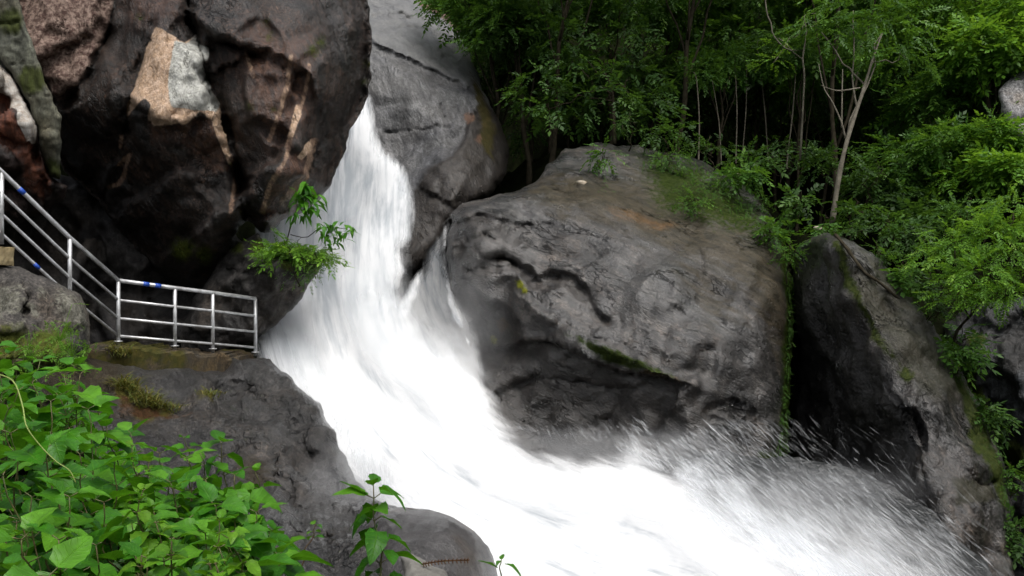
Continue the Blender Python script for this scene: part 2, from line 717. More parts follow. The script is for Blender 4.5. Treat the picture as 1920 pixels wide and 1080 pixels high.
sky.sun_elevation = SUN_EL
sky.sun_rotation = SUN_AZ
sky.dust_density = 6
sky.air_density = 1.2
hs = wt.nodes.new("ShaderNodeHueSaturation")
hs.inputs["Saturation"].default_value = .3
bg = wt.nodes["Background"]
bg.inputs[1].default_value = .15
wt.links.new(sky.outputs[0], hs.inputs["Color"])
wt.links.new(hs.outputs[0], bg.inputs[0])
sc.view_settings.view_transform = "Standard"
sc.view_settings.look = "None"
sc.view_settings.exposure = 0.55
sc.view_settings.gamma = 1
sc.render.engine = "CYCLES"
sc.cycles.transparent_max_bounces = 48
sc.cycles.max_bounces = 6
sc.cycles.diffuse_bounces = 4
sc.cycles.use_denoising = True

# ------------------------------------------------------------------ terrain
M_SOIL = plain_mat("dark_soil", (.003, .0035, .002), (.008, .010, .004), 1.5, .95, 0, .6, .1)


def hill(x, y):
    x, y = np.asarray(x, float), np.asarray(y, float)
    top = np.interp(x, [-14, -5, -3.5, -1, 0, 2, 6, 8, 10, 12, 16], [10, 10, 8, 6, 4.4, 4.6, 4.0, 3.0, .6, 1.2, 4])
    y0 = np.interp(x, [-14, -9, -6.5, -1.5, 0, 2, 8, 10, 13, 16], [25, 25, 36, 34, 27, 24.0, 22.4, 20.6, 20, 17])
    t = y - y0
    z = np.where(t > 0, top + .22 * np.minimum(t, 13) + 1.15 * np.maximum(t - 13, 0), np.interp(t, [-1.2, 0], [0, 1]) * (top + 5) - 5)
    z = np.minimum(z, 40)
    z = np.maximum(z, -5 + np.clip((x - 13) * .9, 0, 14) + np.clip((-15 - x) * .9, 0, 14))
    z = np.maximum(z, -5 + np.clip((-7 - y) * .9, 0, 19))  # unseen rim behind the camera, added to block the low sky
    return z


gx = np.r_[-400, -200, -100, np.arange(-60, -24, 3), np.arange(-24, 24, .6), np.arange(24, 61, 3), 100, 200, 400]
gy = np.r_[-400, -200, -100, np.arange(-60, -12, 3), np.arange(-12, 50, .6), np.arange(50, 81, 3), 120, 200, 400]
X, Y = np.meshgrid(gx, gy)
Z = hill(X.ravel(), Y.ravel())
q = np.c_[X.ravel(), Y.ravel(), Z]
Z = Z + fbm(q, .35, 5, 3) * .8
nx, ny = len(gx), len(gy)
ii = (np.arange(ny - 1)[:, None] * nx + np.arange(nx - 1)[None]).ravel()
tag(mesh("hillside", np.c_[X.ravel(), Y.ravel(), Z], np.c_[ii, ii + 1, ii + nx + 1, ii + nx], M_SOIL), kind="structure")

# ------------------------------------------------------------------ rocks
M_LEFT = rock_mat("wet_dark_rock", (.008, .006, .0045), (.046, .028, .020),
                  [("rust", (.085, .04, .022), (.03, .015, .011), 7, .7, True),
                   ("pink", (.27, .20, .165), (.075, .045, .038), 6, .5, False),
                   ("streak", (.30, .20, .13), (.11, .06, .04), 9, .75, True),
                   ("scar", (.54, .40, .30), (.38, .26, .17), 6, .3, False),
                   ("pale", (.46, .46, .43), (.37, .37, .335), 5, .3, False),
                   ("moss", (.03, .05, .008), (.07, .075, .012), 11, .9, False)],
                  rough=.4, wet=.3, bump=1.3, scale=1.25, streak=.7, streak_sc=(1, 1, .3), rot=(0, .35, 0), speck=.9, spec=.35)
rk, _ = rock("boulder", M_LEFT,
             [(-40, -90), (300, -110), (690, -90), (690, 0), (697, 73), (695, 130), (690, 182), (675, 212), (657, 248), (635, 314), (620, 347), (600, 372),
              (569, 398), (525, 413), (507, 435), (487, 437), (465, 415), (446, 425), (436, 462), (415, 510), (392, 545), (345, 538), (300, 512), (250, 466), (210, 415),
              (185, 375), (130, 330), (60, 230), (0, 120), (-40, 60)],
             [(-40, -80, 17.5), (120, 0, 17.2), (115, 190, 17.0), (220, 60, 17.4), (300, 60, 16.6), (270, 200, 16.5), (400, 120, 16.4), (330, 300, 16.6), (330, 420, 17.3),
              (370, 530, 18.2), (200, 300, 17.6), (250, 440, 18.4), (480, 60, 16.6), (520, 200, 16.5), (600, 100, 17.1), (690, 60, 18.6), (660, 220, 18.4),
              (560, 320, 16.7), (500, 425, 16.8), (590, 370, 17.6), (440, 330, 16.8)],
             edge=(60, 1.1), thick=5, sp=5, seed=3, jit=5,
             feats=[crack([(352, -60), (350, 25), (368, 70), (380, 100), (378, 140), (405, 200), (425, 245), (440, 300), (447, 370), (470, 430)], 9, .75),
                    ledge([(470, 420), (445, 360), (438, 300), (428, 255), (405, 200), (380, 140)], .5, 60, 8),
                    crack([(368, 65), (420, 80), (480, 105), (540, 130)], 5, .2),
                    crack([(222, -20), (205, 60), (165, 140), (118, 198)], 9, .4),
                    crack([(285, 45), (262, 115), (240, 205), (232, 300), (195, 370)], 8, .28),
                    ledge([(412, 210), (350, 225), (240, 215)], .16, 50, 8),
                    crack([(560, 120), (535, 250), (500, 330)], 6, .18), crack([(600, 200), (610, 260), (575, 330)], 7, .25),
                    hollow([(275, 40), (330, 55), (385, 60), (420, 200), (380, 230), (240, 230)], -.05, 10), hollow([(590, -40), (640, 60), (620, 200), (640, 300), (720, 250), (720, -60)], .35, 60),
                    planes([(110, 40, -.1, -.5, 0), (190, 250, -.3, .4, .25), (330, 140, .05, -.3, -.2), (330, 390, 0, .3, .1), (480, 20, .1, -.5, 0), (520, 190, .2, -.1, -.1), (650, 130, .8, 0, .2), (525, 360, .3, .35, -.1),
                            (240, 70, -.4, -.1, .15), (420, 300, -.25, .25, .12), (590, 60, .3, -.3, .05), (600, 260, .5, .2, .1), (150, 120, -.3, .1, .1), (440, 150, -.2, -.2, .1), (270, 300, -.1, .4, .2), (480, 260, -.1, .1, 0), (400, 480, .2, .35, .2)], 4.5),
                    facets(9, (0, -80, 700, 540), 150, .2, 5)],
             noise=[(.5, .06, 3, False, (1, 1, 1)), (1.7, .045, 4, True, (1, 1, .6)), (6, .016, 3, True, (1, 1, .6))],
             masks={"pink": [([(28, -60), (215, -60), (212, 20), (196, 70), (168, 130), (125, 190), (105, 190), (85, 150), (60, 90), (36, 30)], 10)],
                    "scar": [([(287, 48), (320, 60), (346, 80), (368, 66), (376, 110), (394, 165), (412, 195), (418, 235), (434, 290), (430, 312), (412, 270), (396, 225), (374, 208), (345, 232),
                               (322, 228), (290, 236), (276, 222), (284, 196), (272, 184), (254, 200), (240, 220), (237, 200), (252, 160), (266, 115), (279, 75)], 7),
                             ([(556, 190), (566, 215), (550, 255), (536, 262)], 6), ([(582, 262), (590, 280), (566, 300), (556, 296)], 6)],
                    "pale": [([(326, 70), (350, 82), (368, 64), (378, 110), (395, 165), (413, 196), (405, 212), (368, 206), (322, 200), (314, 160), (320, 110)], 7),
                             ([(371, 80), (388, 88), (392, 104), (386, 116), (374, 100)], 5)],
                    "rust": [([(535, 290), (580, 275), (560, 400), (500, 436), (490, 400), (512, 330)], 14), ([(270, 225), (400, 215), (432, 320), (400, 330), (330, 262), (285, 270)], 20),
                             ([(450, 20), (600, 60), (590, 240), (500, 300), (440, 150)], 90), ([(215, -20), (330, -40), (340, 40), (240, 60)], 60)],
                    "moss": [([(588, 92, 12), (600, 80, 10), (688, 120, 7), (684, 155, 6), (500, 40, 6), (505, 65, 6), (260, 30, 6), (470, 200, 8), (510, 205, 6), (340, 470, 25), (385, 480, 20)], 24)]},
             lines={"streak": [([(545, 105), (540, 150), (528, 200), (505, 262)], 5), ([(580, 120), (570, 190), (545, 240)], 4), ([(560, 200), (535, 300), (505, 350), (492, 400)], 6), ([(590, 265), (572, 330), (530, 380)], 7),
                               ([(222, 310), (245, 290), (225, 345), (205, 350)], 5), ([(432, 290), (440, 340), (432, 400)], 4), ([(228, 255), (225, 275)], 5), ([(475, 145), (462, 100)], 4)]})
tag(rk, "huge dark wet boulder with a white and peach scar, overhanging the waterfall", "boulder")

M_BAND = rock_mat("greenish_slab_rock", (.045, .048, .034), (.085, .088, .066), [("moss", (.05, .06, .02), (.03, .035, .015), 6, .7, True)], rough=.75, bump=.35, streak=.3, speck=.35)
rk, _ = rock("rock_slab", M_BAND,
             [(-40, -60), (24, -60), (38, 10), (56, 73), (91, 164), (113, 219), (117, 300), (112, 338), (92, 330), (76, 290), (70, 235), (36, 165), (-5, 100), (-60, 60)],
             [(0, 0, 15.9), (60, 140, 15.7), (95, 260, 15.8), (100, 330, 16.1), (-20, 60, 15.9)],
             edge=(9, .16), thick=1.5, sp=4, seed=8, jit=5,
             feats=[crack([(-10, 45), (50, 40)], 2.5, .06), crack([(20, 118), (75, 118)], 2.5, .06), crack([(50, 180), (100, 178)], 2.5, .08), hollow([(68, 245), (125, 240), (130, 350), (60, 350)], -.15, 14)],
             noise=[(1.2, .1, 4, False, (1, 1, 1)), (5, .04, 4, True, (1, 1, 1))],
             masks={"moss": [([(60, 150, 30), (95, 320, 26), (20, 40, 26)], 20)]})
tag(rk, "narrow greenish grey slab leaning between the dark boulder and the rust stained rock", "rock")

M_RUST = rock_mat("rust_stained_rock", (.014, .009, .008), (.035, .02, .016),
                  [("rust", (.13, .042, .02), (.05, .02, .013), 5, .8, True), ("pale", (.42, .40, .37), (.30, .26, .22), 5, .4, False)], rough=.6, bump=.7, streak=.4)
rk, _ = rock("rock", M_RUST,
             [(-60, 70), (-5, 105), (36, 166), (70, 235), (80, 290), (100, 335), (125, 350), (120, 375), (80, 400), (30, 420), (-60, 430)],
             [(0, 130, 15.6), (40, 240, 15.4), (60, 350, 16.0), (-40, 250, 15.2), (0, 400, 16.4)],
             edge=(30, .5), thick=2, sp=4, seed=14, jit=6,
             feats=[facets(4, (-60, 70, 120, 420), 22, .5, 5), crack([(60, 260), (85, 340), (80, 400)], 5, .25)],
             noise=[(1.5, .12, 4, True, (1, 1, .6)), (5, .05, 4, False, (1, 1, 1))],
             masks={"pale": [([(-40, 85), (0, 110), (34, 168), (69, 236), (66, 272), (50, 262), (30, 225), (34, 208), (18, 205), (20, 180), (-40, 165)], 6)],
                    "rust": [([(-40, 160), (20, 185), (35, 230), (70, 280), (98, 340), (80, 385), (55, 350), (40, 300), (-40, 260)], 14)]})
tag(rk, "rust red rock with a white patch at the left edge behind the sloping railing", "rock")

M_UNDER = rock_mat("damp_grey_brown_rock", (.02, .018, .0165), (.055, .05, .046), [("moss", (.03, .042, .01), (.05, .055, .015), 8, .8, False)], rough=.6, bump=.6, streak=.4, streak_sc=(1, 1, .5), rot=(0, -.6, 0))
rk, S_UNDER = rock("boulder", M_UNDER,
                   [(392, 520), (420, 476), (445, 452), (482, 440), (505, 470), (545, 488), (604, 494), (596, 512), (582, 530), (568, 552), (545, 582), (518, 606), (488, 630), (455, 655), (400, 690), (330, 690), (345, 600), (370, 550)],
                   [(400, 520, 17.9), (450, 470, 17.4), (520, 500, 16.9), (600, 500, 17.2), (540, 570, 17.5), (470, 600, 17.6), (400, 640, 18.0)],
                   edge=(34, .6), thick=2.5, sp=4, seed=21, jit=5,
                   feats=[facets(12, (380, 430, 610, 690), 26, .35, 7), ledge([(445, 500), (500, 510), (545, 530), (590, 520)], .18, 40, 7)],
                   noise=[(1.2, .13, 4, True, (1, 1, 1)), (5, .05, 4, False, (1, 1, 1))],
                   masks={"moss": [([(490, 465, 20), (540, 490, 20), (585, 500, 16), (445, 465, 14)], 14)]})
tag(rk, "grey boulder with ferns and a sapling on top, under the overhang beside the waterfall", "boulder")

M_RIGHT = rock_mat("grey_washed_rock", (.013, .0115, .0100), (.058, .052, .047),
                   [("brown", (.020, .017, .010), (.056, .045, .028), 5, 1.1, True),  # olive-brown tint, darkened to paint the trees' shade on the top
                    ("orange", (.09, .05, .018), (.05, .034, .018), 6, 1.0, True),
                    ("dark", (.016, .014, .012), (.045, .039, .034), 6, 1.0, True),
                    ("moss", (.014, .026, .004), (.036, .05, .010), 9, 1.3, False),
                    ("lime", (.20, .20, .02), (.11, .12, .02), 12, .6, False)],
                   rough=.36, wet=.8, warm=.55, bump=1.3, scale=1.2, spec=.6, streak=.85, streak_sc=(.22, .5, 1.0), rot=(0, -.5, 0), speck=.45, veins=.6)
RIGHT_OL = [(846, 402), (868, 383), (910, 369), (965, 358), (1001, 340), (1019, 322), (1037, 300), (1060, 279), (1112, 270), (1200, 272), (1300, 296), (1390, 340), (1440, 395), (1468, 450), (1484, 520),
            (1488, 610), (1482, 700), (1478, 800), (1474, 900), (1440, 980), (1300, 1000), (1100, 950), (950, 900), (880, 800), (850, 680), (838, 560), (838, 470)]
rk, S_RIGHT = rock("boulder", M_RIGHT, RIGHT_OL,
                   [(860, 420, 20.3), (920, 390, 20.6), (1060, 300, 23.6), (1150, 290, 24.0), (1300, 330, 23.2), (1430, 410, 21.6), (1100, 400, 21.0), (1250, 430, 20.5), (1000, 460, 19.7), (1150, 540, 19.1), (1330, 560, 19.0), (1450, 560, 19.7),
                    (900, 560, 19.9), (1000, 600, 18.9), (1200, 690, 17.9), (1350, 700, 18.0), (1450, 760, 18.5), (1400, 860, 18.1), (1100, 800, 18.4), (920, 720, 19.1), (1250, 960, 17.5), (860, 650, 20.0)],
                   edge=(60, 1.0), thick=4, sp=4.5, seed=31, jit=6,
                   feats=[ledge([(905, 600), (925, 655), (975, 637), (1012, 632), (1060, 641), (1110, 668), (1160, 690), (1240, 704), (1275, 716)], .42, 130, 7, .1),
                          hollow([(930, 690), (1010, 660), (1110, 700), (1270, 722), (1300, 770), (1330, 850), (1380, 960), (950, 930), (900, 800)], .3, 60),
                          crack([(905, 480), (955, 488), (985, 512), (1006, 527), (1040, 516), (1075, 520), (1096, 546), (1112, 578), (1136, 598)], 7, .42),
                          ledge([(1040, 514), (1075, 520), (1096, 546), (1112, 578), (1136, 598)], .18, 24, 9),
                          crack([(965, 548), (1010, 585), (1070, 622), (1140, 655), (1230, 695), (1290, 722)], 26, -.3),
                          crack([(1060, 610), (1100, 628), (1140, 642), (1183, 646), (1184, 622)], 4, .15),
                          crack([(858, 420), (900, 405), (945, 415), (990, 425), (1030, 420)], 5, .22), crack([(905, 372), (935, 392), (960, 380), (1000, 400)], 4, .16),
                          crack([(880, 450), (905, 440), (930, 455)], 7, .25), crack([(870, 510), (920, 505), (960, 500)], 5, .18),
                          crack([(1165, 462), (1205, 478), (1230, 470)], 8, .1), crack([(1240, 480), (1262, 470), (1290, 474)], 6, .08), crack([(1310, 470), (1318, 520), (1310, 560)], 4, .08), crack([(1150, 560), (1165, 600), (1160, 640)], 4, .07), crack([(1240, 560), (1300, 600), (1330, 660)], 5, .07), crack([(1400, 600), (1440, 660)], 4, .07), crack([(990, 420), (1040, 440), (1080, 436), (1130, 450)], 5, .12), crack([(1000, 460), (1050, 480), (1100, 475)], 6, .14),
                          crack([(1198, 285), (1214, 310), (1262, 330), (1345, 362)], 4, .32), crack([(1040, 336), (1100, 330), (1150, 333)], 3, .2),
                          crack([(1322, 772), (1370, 752), (1418, 772)], 6, .2), crack([(1330, 782), (1375, 800), (1416, 780)], 6, .2), hollow([(1330, 770), (1370, 750), (1415, 772), (1375, 798)], .1, 14),
                          crack([(930, 745), (1010, 705), (1090, 716), (1170, 728), (1210, 727)], 5, .2),
                          facets(2, (840, 270, 1490, 990), 26, .3, 12), facets(13, (840, 360, 1040, 560), 60, .34, 6), facets(17, (840, 270, 1490, 990), 240, .16, 6)],
                   noise=[(.45, .14, 2, False, (1, 1, 1)), (1.0, .03, 4, True, (1, 1, .6)), (3.2, .014, 4, True, (.5, .6, 1)), (10, .006, 2, False, (.6, 1, 1))],
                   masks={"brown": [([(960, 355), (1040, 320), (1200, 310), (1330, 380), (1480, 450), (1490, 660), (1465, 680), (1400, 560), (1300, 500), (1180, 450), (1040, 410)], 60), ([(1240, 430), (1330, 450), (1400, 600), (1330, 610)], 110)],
                          "orange": [([(1130, 385), (1200, 400), (1290, 420), (1240, 432), (1150, 412)], 16), ([(1210, 690), (1270, 705), (1280, 722), (1190, 700)], 8), ([(928, 600), (945, 590), (960, 610), (936, 628)], 8)],
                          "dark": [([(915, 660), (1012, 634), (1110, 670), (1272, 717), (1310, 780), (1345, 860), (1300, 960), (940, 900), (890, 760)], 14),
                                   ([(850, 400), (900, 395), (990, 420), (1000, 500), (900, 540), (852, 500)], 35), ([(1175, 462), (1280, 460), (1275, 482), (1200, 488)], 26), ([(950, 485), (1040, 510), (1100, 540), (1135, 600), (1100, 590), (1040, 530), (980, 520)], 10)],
                          "moss": [([(1190, 285), (1300, 305), (1390, 350), (1450, 420), (1430, 460), (1330, 420), (1230, 390)], 50), ([(1455, 440), (1500, 460), (1500, 900), (1462, 900), (1466, 700), (1470, 560)], 9),
                                   ([(1420, 840), (1470, 850), (1470, 900), (1420, 890)], 10), ([(1060, 625), (1140, 650), (1240, 690), (1290, 716), (1250, 708), (1130, 676)], 10)],
                          "lime": [([(974, 532, 9), (984, 542, 7), (924, 637, 9)], 6)]})
tag(rk, "massive smooth grey boulder with a dark overhang, right of the waterfall", "boulder")

M_RIGHT2 = rock_mat("grey_mossy_rock", (.014, .0125, .011), (.058, .053, .050),
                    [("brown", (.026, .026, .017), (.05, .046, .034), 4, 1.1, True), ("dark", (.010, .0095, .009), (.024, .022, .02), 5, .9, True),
                     ("moss", (.022, .034, .008), (.045, .055, .014), 9, 1.2, False)],
                    rough=.36, wet=.6, bump=1.3, spec=.6, streak=.8, streak_sc=(.22, .6, 1), rot=(0, -.95, 0), speck=.5)
rk, S_RIGHT2 = rock("boulder", M_RIGHT2,
                    [(1490, 470), (1520, 446), (1556, 440), (1600, 450), (1650, 488), (1705, 555), (1760, 630), (1805, 700), (1850, 785), (1882, 860), (1897, 950), (1900, 1100), (1780, 1140), (1600, 1100), (1500, 980), (1488, 800), (1482, 620)],
                    [(1500, 480, 20.4), (1550, 460, 18.6), (1590, 560, 17.4), (1640, 660, 16.4), (1690, 780, 15.6), (1740, 900, 15.0), (1760, 1050, 14.6), (1500, 650, 21.0), (1560, 700, 19.6), (1500, 850, 20.6), (1620, 850, 18.5),
                     (1640, 950, 17.5), (1700, 580, 17.8), (1780, 760, 16.3), (1840, 880, 15.6), (1880, 960, 15.6), (1560, 980, 18.5)],
                    edge=(40, .8), thick=3, sp=4.5, seed=41, jit=6,
                    feats=[facets(6, (1480, 440, 1900, 1100), 40, .36, 14), crack([(1715, 790), (1728, 820), (1735, 845)], 4, .3), crack([(1735, 745), (1770, 800)], 3, .12),
                           crack([(1810, 880), (1835, 915), (1860, 905)], 5, .2), crack([(1650, 700), (1720, 850), (1745, 930)], 5, .12), hollow([(1590, 470), (1640, 500), (1700, 590), (1640, 600)], .25, 20)],
                    noise=[(.6, .2, 3, False, (1, 1, 1)), (1.3, .08, 3, True, (1, 1, .5)), (4.5, .025, 3, True, (1, 1, .5))],
                    masks={"brown": [([(1560, 435), (1660, 485), (1770, 630), (1830, 750), (1760, 750), (1650, 680), (1590, 560)], 50), ([(1780, 900), (1850, 900), (1870, 940), (1790, 950)], 14)],
                           "dark": [([(1480, 450), (1560, 450), (1590, 560), (1640, 680), (1690, 790), (1735, 900), (1700, 960), (1480, 1000)], 14)],  # crevice shade painted on the face left of the crest
                           "moss": [([(1555, 450), (1575, 450), (1625, 580), (1690, 690), (1640, 640), (1590, 550)], 12), ([(1760, 640), (1800, 700), (1870, 850), (1895, 960), (1870, 940), (1820, 800)], 12), ([(1840, 840, 16), (1700, 700, 14)], 12)]})
tag(rk, "sloping grey boulder beside the black crevice with a fallen branch on its crest", "boulder")

M_RIGHT3 = rock_mat("dark_blue_grey_rock", (.010, .0115, .013), (.04, .044, .05), [("moss", (.03, .045, .012), (.06, .07, .018), 8, .9, False)], rough=.5, bump=.8, streak=.5, speck=.6)  # stone of its own dark blue-grey colour
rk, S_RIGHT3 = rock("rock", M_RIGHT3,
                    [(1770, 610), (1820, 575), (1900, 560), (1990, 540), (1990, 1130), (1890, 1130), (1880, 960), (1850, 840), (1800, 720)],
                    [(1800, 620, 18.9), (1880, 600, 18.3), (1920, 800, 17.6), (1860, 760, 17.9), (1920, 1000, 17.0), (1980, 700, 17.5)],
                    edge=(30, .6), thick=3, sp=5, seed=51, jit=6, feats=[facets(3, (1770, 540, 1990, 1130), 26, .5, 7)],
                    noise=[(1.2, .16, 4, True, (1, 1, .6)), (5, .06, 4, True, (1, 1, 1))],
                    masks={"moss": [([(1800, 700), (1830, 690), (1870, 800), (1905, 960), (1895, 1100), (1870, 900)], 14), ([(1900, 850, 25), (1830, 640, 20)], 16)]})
tag(rk, "dark blue grey rock at the right edge below the bright green tree", "rock")

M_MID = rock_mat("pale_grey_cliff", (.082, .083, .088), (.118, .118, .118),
                 [("light", (.125, .125, .122), (.088, .089, .090), 2, .7, True), ("dark", (.010, .008, .007), (.036, .030, .025), 9, .6, True), ("rust", (.12, .062, .035), (.07, .04, .025), 6, .8, False), ("moss", (.035, .034, .013), (.06, .048, .02), 8, 1.4, True)],  # light layer: upward-facing slab painted paler, as if catching more sky
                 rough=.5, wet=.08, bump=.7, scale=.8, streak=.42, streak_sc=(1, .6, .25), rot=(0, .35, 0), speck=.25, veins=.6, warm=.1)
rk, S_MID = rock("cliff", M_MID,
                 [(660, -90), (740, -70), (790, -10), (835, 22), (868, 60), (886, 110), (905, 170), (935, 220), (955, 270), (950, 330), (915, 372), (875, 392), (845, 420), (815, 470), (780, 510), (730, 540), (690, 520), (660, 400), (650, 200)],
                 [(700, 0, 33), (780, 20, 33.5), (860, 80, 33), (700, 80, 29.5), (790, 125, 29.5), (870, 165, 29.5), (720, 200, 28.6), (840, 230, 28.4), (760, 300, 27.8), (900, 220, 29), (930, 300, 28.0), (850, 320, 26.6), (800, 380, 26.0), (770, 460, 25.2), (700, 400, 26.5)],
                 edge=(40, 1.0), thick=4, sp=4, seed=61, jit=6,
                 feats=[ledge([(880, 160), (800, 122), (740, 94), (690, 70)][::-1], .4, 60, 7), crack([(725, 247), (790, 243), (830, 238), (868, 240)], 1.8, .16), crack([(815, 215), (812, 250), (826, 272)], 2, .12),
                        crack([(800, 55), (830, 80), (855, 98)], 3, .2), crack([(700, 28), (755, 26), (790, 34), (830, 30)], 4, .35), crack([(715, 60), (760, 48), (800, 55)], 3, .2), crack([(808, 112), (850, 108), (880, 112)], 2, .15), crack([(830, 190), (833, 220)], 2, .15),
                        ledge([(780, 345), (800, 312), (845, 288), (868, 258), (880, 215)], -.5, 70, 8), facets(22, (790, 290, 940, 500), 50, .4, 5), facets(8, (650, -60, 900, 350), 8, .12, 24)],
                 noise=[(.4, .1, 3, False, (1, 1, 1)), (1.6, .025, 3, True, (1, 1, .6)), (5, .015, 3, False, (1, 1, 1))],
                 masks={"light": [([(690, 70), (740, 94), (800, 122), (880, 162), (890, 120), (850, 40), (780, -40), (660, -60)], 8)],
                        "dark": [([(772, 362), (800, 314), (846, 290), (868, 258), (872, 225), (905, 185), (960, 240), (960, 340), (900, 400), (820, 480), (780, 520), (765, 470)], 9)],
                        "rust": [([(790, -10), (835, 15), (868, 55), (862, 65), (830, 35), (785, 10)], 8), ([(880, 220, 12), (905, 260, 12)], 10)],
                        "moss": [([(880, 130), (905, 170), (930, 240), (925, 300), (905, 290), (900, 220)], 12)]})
tag(rk, "pale grey cliff behind the top of the waterfall with a dark rough foot", "cliff")

M_BANK = rock_mat("wet_bank_rock", (.011, .010, .0095), (.040, .037, .035),
                  [("brown", (.028, .022, .014), (.045, .036, .022), 6, 1.0, False), ("wet", (.05, .048, .047), (.075, .073, .072), 3, .7, False), ("moss", (.06, .06, .015), (.09, .075, .02), 9, .9, False), ("rust", (.06, .03, .014), (.035, .02, .01), 8, 1.1, False)],  # wet layer: damp flat rock, greyed lighter with painted bounce from the mist
                  rough=.4, wet=.45, bump=1.4, spec=.55, streak=.6, streak_sc=(1, .7, .5), speck=.7)
rk, S_BANK = rock("rock_bank", M_BANK,
                  [(60, 650), (150, 664), (210, 684), (300, 692), (420, 696), (436, 672), (505, 672), (522, 690), (560, 722), (600, 762), (626, 810), (650, 858), (668, 902), (700, 932), (745, 950), (790, 960), (830, 1010), (850, 1130), (560, 1180), (240, 1180), (60, 1000), (20, 760)],
                  [(100, 660, 13.0), (300, 680, 14.2), (500, 685, 15.3), (560, 740, 14.6), (300, 760, 12.6), (480, 780, 13.2), (610, 800, 13.9), (400, 860, 10.8), (560, 880, 12.0), (650, 890, 12.4), (690, 935, 11.6), (600, 945, 10.6), (480, 960, 8.8), (740, 960, 9.6),
                   (620, 1000, 8.2), (700, 1040, 7.2), (600, 1100, 6.0), (350, 1100, 6.2), (150, 900, 9.0), (830, 1060, 7.4)],
                  edge=(34, .7), thick=3, sp=4.5, seed=71, jit=6,
                  feats=[facets(15, (60, 650, 700, 960), 40, .4, 8), facets(16, (60, 650, 860, 1100), 160, .16, 6), crack([(318, 684), (338, 715)], 6, .25), crack([(470, 800), (500, 830), (515, 870)], 9, .3), crack([(430, 715), (490, 735), (520, 760)], 8, .22), crack([(570, 830), (590, 875)], 6, .2),
                         ledge([(500, 905), (545, 935), (560, 950), (640, 962), (740, 960)], .25, 30, 6), ledge([(520, 985), (580, 1000), (650, 1000), (720, 1010)], .35, 26, 5), ledge([(500, 1020), (600, 1030), (680, 1050), (760, 1060)], .3, 24, 5),
                         crack([(510, 900), (548, 920), (552, 950)], 6, .25)],
                  noise=[(.7, .2, 3, False, (1, 1, 1)), (1.6, .08, 3, True, (1, 1, .8)), (6, .02, 3, False, (1, 1, 1))],
                  masks={"brown": [([(60, 640), (250, 660), (240, 740), (150, 800), (60, 800)], 60), ([(470, 900, 40)], 40)], "wet": [([(545, 870), (640, 860), (690, 930), (750, 955), (640, 985), (560, 960)], 40)],
                         "moss": [([(240, 730, 28), (280, 760, 30), (310, 770, 16), (390, 742, 18)], 18)], "rust": [([(215, 735), (320, 770), (370, 780), (340, 800), (230, 770)], 16)]})
tag(rk, "dark rock bank below the railing, sloping down to the white water", "rock bank")

M_ROUND = rock_mat("speckled_grey_stone", (.03, .028, .028), (.066, .062, .062), [], rough=.42, wet=.5, bump=1.0, scale=2.2, streak=.12, speck=.45, veins=.15)
rk, S_ROUND = rock("boulder", M_ROUND,
                   [(690, 985), (715, 958), (760, 951), (805, 955), (850, 970), (890, 995), (915, 1025), (930, 1060), (940, 1130), (800, 1170), (690, 1130), (680, 1040)],
                   [(700, 990, 7.2), (800, 980, 7.0), (880, 1010, 7.0), (800, 1060, 6.5), (900, 1090, 6.8), (720, 1080, 6.4)],
                   edge=(90, 1.0), thick=1.2, sp=4, seed=81, jit=2, noise=[(1.4, .05, 3, False, (1, 1, 1)), (7, .012, 3, False, (1, 1, 1))])
tag(rk, "rounded grey foreground boulder at the foot of the white water", "boulder")

M_LICHEN = rock_mat("lichen_rock", (.035, .031, .028), (.075, .068, .06), [("lichen", (.17, .165, .14), (.08, .078, .062), 12, 1.5, False), ("moss", (.05, .06, .015), (.08, .09, .02), 9, .9, False)], rough=.8, bump=.8, scale=1.5, speck=.6)
rk, S_LICHEN = rock("boulder", M_LICHEN,
                    [(-60, 480), (-5, 490), (40, 502), (95, 524), (138, 545), (162, 572), (172, 610), (166, 650), (140, 690), (60, 700), (-60, 700)],
                    [(0, 510, 12.3), (100, 550, 12.2), (150, 600, 12.4), (60, 620, 11.8), (0, 660, 11.5), (150, 660, 12.2)],
                    edge=(40, .6), thick=1.6, sp=4, seed=91, jit=6, feats=[facets(7, (-60, 480, 170, 700), 24, .3, 6), crack([(44, 520), (50, 560), (40, 600)], 4, .2)],
                    noise=[(1.6, .1, 4, True, (1, 1, 1)), (6, .04, 4, False, (1, 1, 1))],
                    masks={"lichen": [([(-40, 530), (40, 540), (48, 590), (0, 600), (-40, 600)], 30), ([(110, 540), (165, 570), (170, 640), (130, 620), (100, 570)], 30), ([(80, 545, 10), (60, 580, 12), (30, 620, 14)], 16)],
                           "moss": [([(90, 650, 40), (20, 650, 40)], 30)]})
tag(rk, "lichen spotted boulder at the foot of the sloping railing", "boulder")

M_FAR = rock_mat("far_grey_rock", (.16, .155, .16), (.24, .235, .235), [], rough=.7, bump=.5, streak=.3)
rk, _ = rock("rock", M_FAR, [(1870, 170), (1900, 140), (1960, 120), (2000, 200), (1980, 290), (1900, 260), (1880, 220)],
             [(1890, 180, 24.5), (1950, 150, 25.0), (1950, 260, 24.0)], edge=(30, .5), thick=1.5, sp=5, seed=95, jit=6,
             feats=[crack([(1905, 240), (1935, 215)], 3, .2)], noise=[(1.2, .15, 4, True, (1, 1, 1))])
tag(rk, "pale grey rock showing through the leaves at the right edge", "rock")

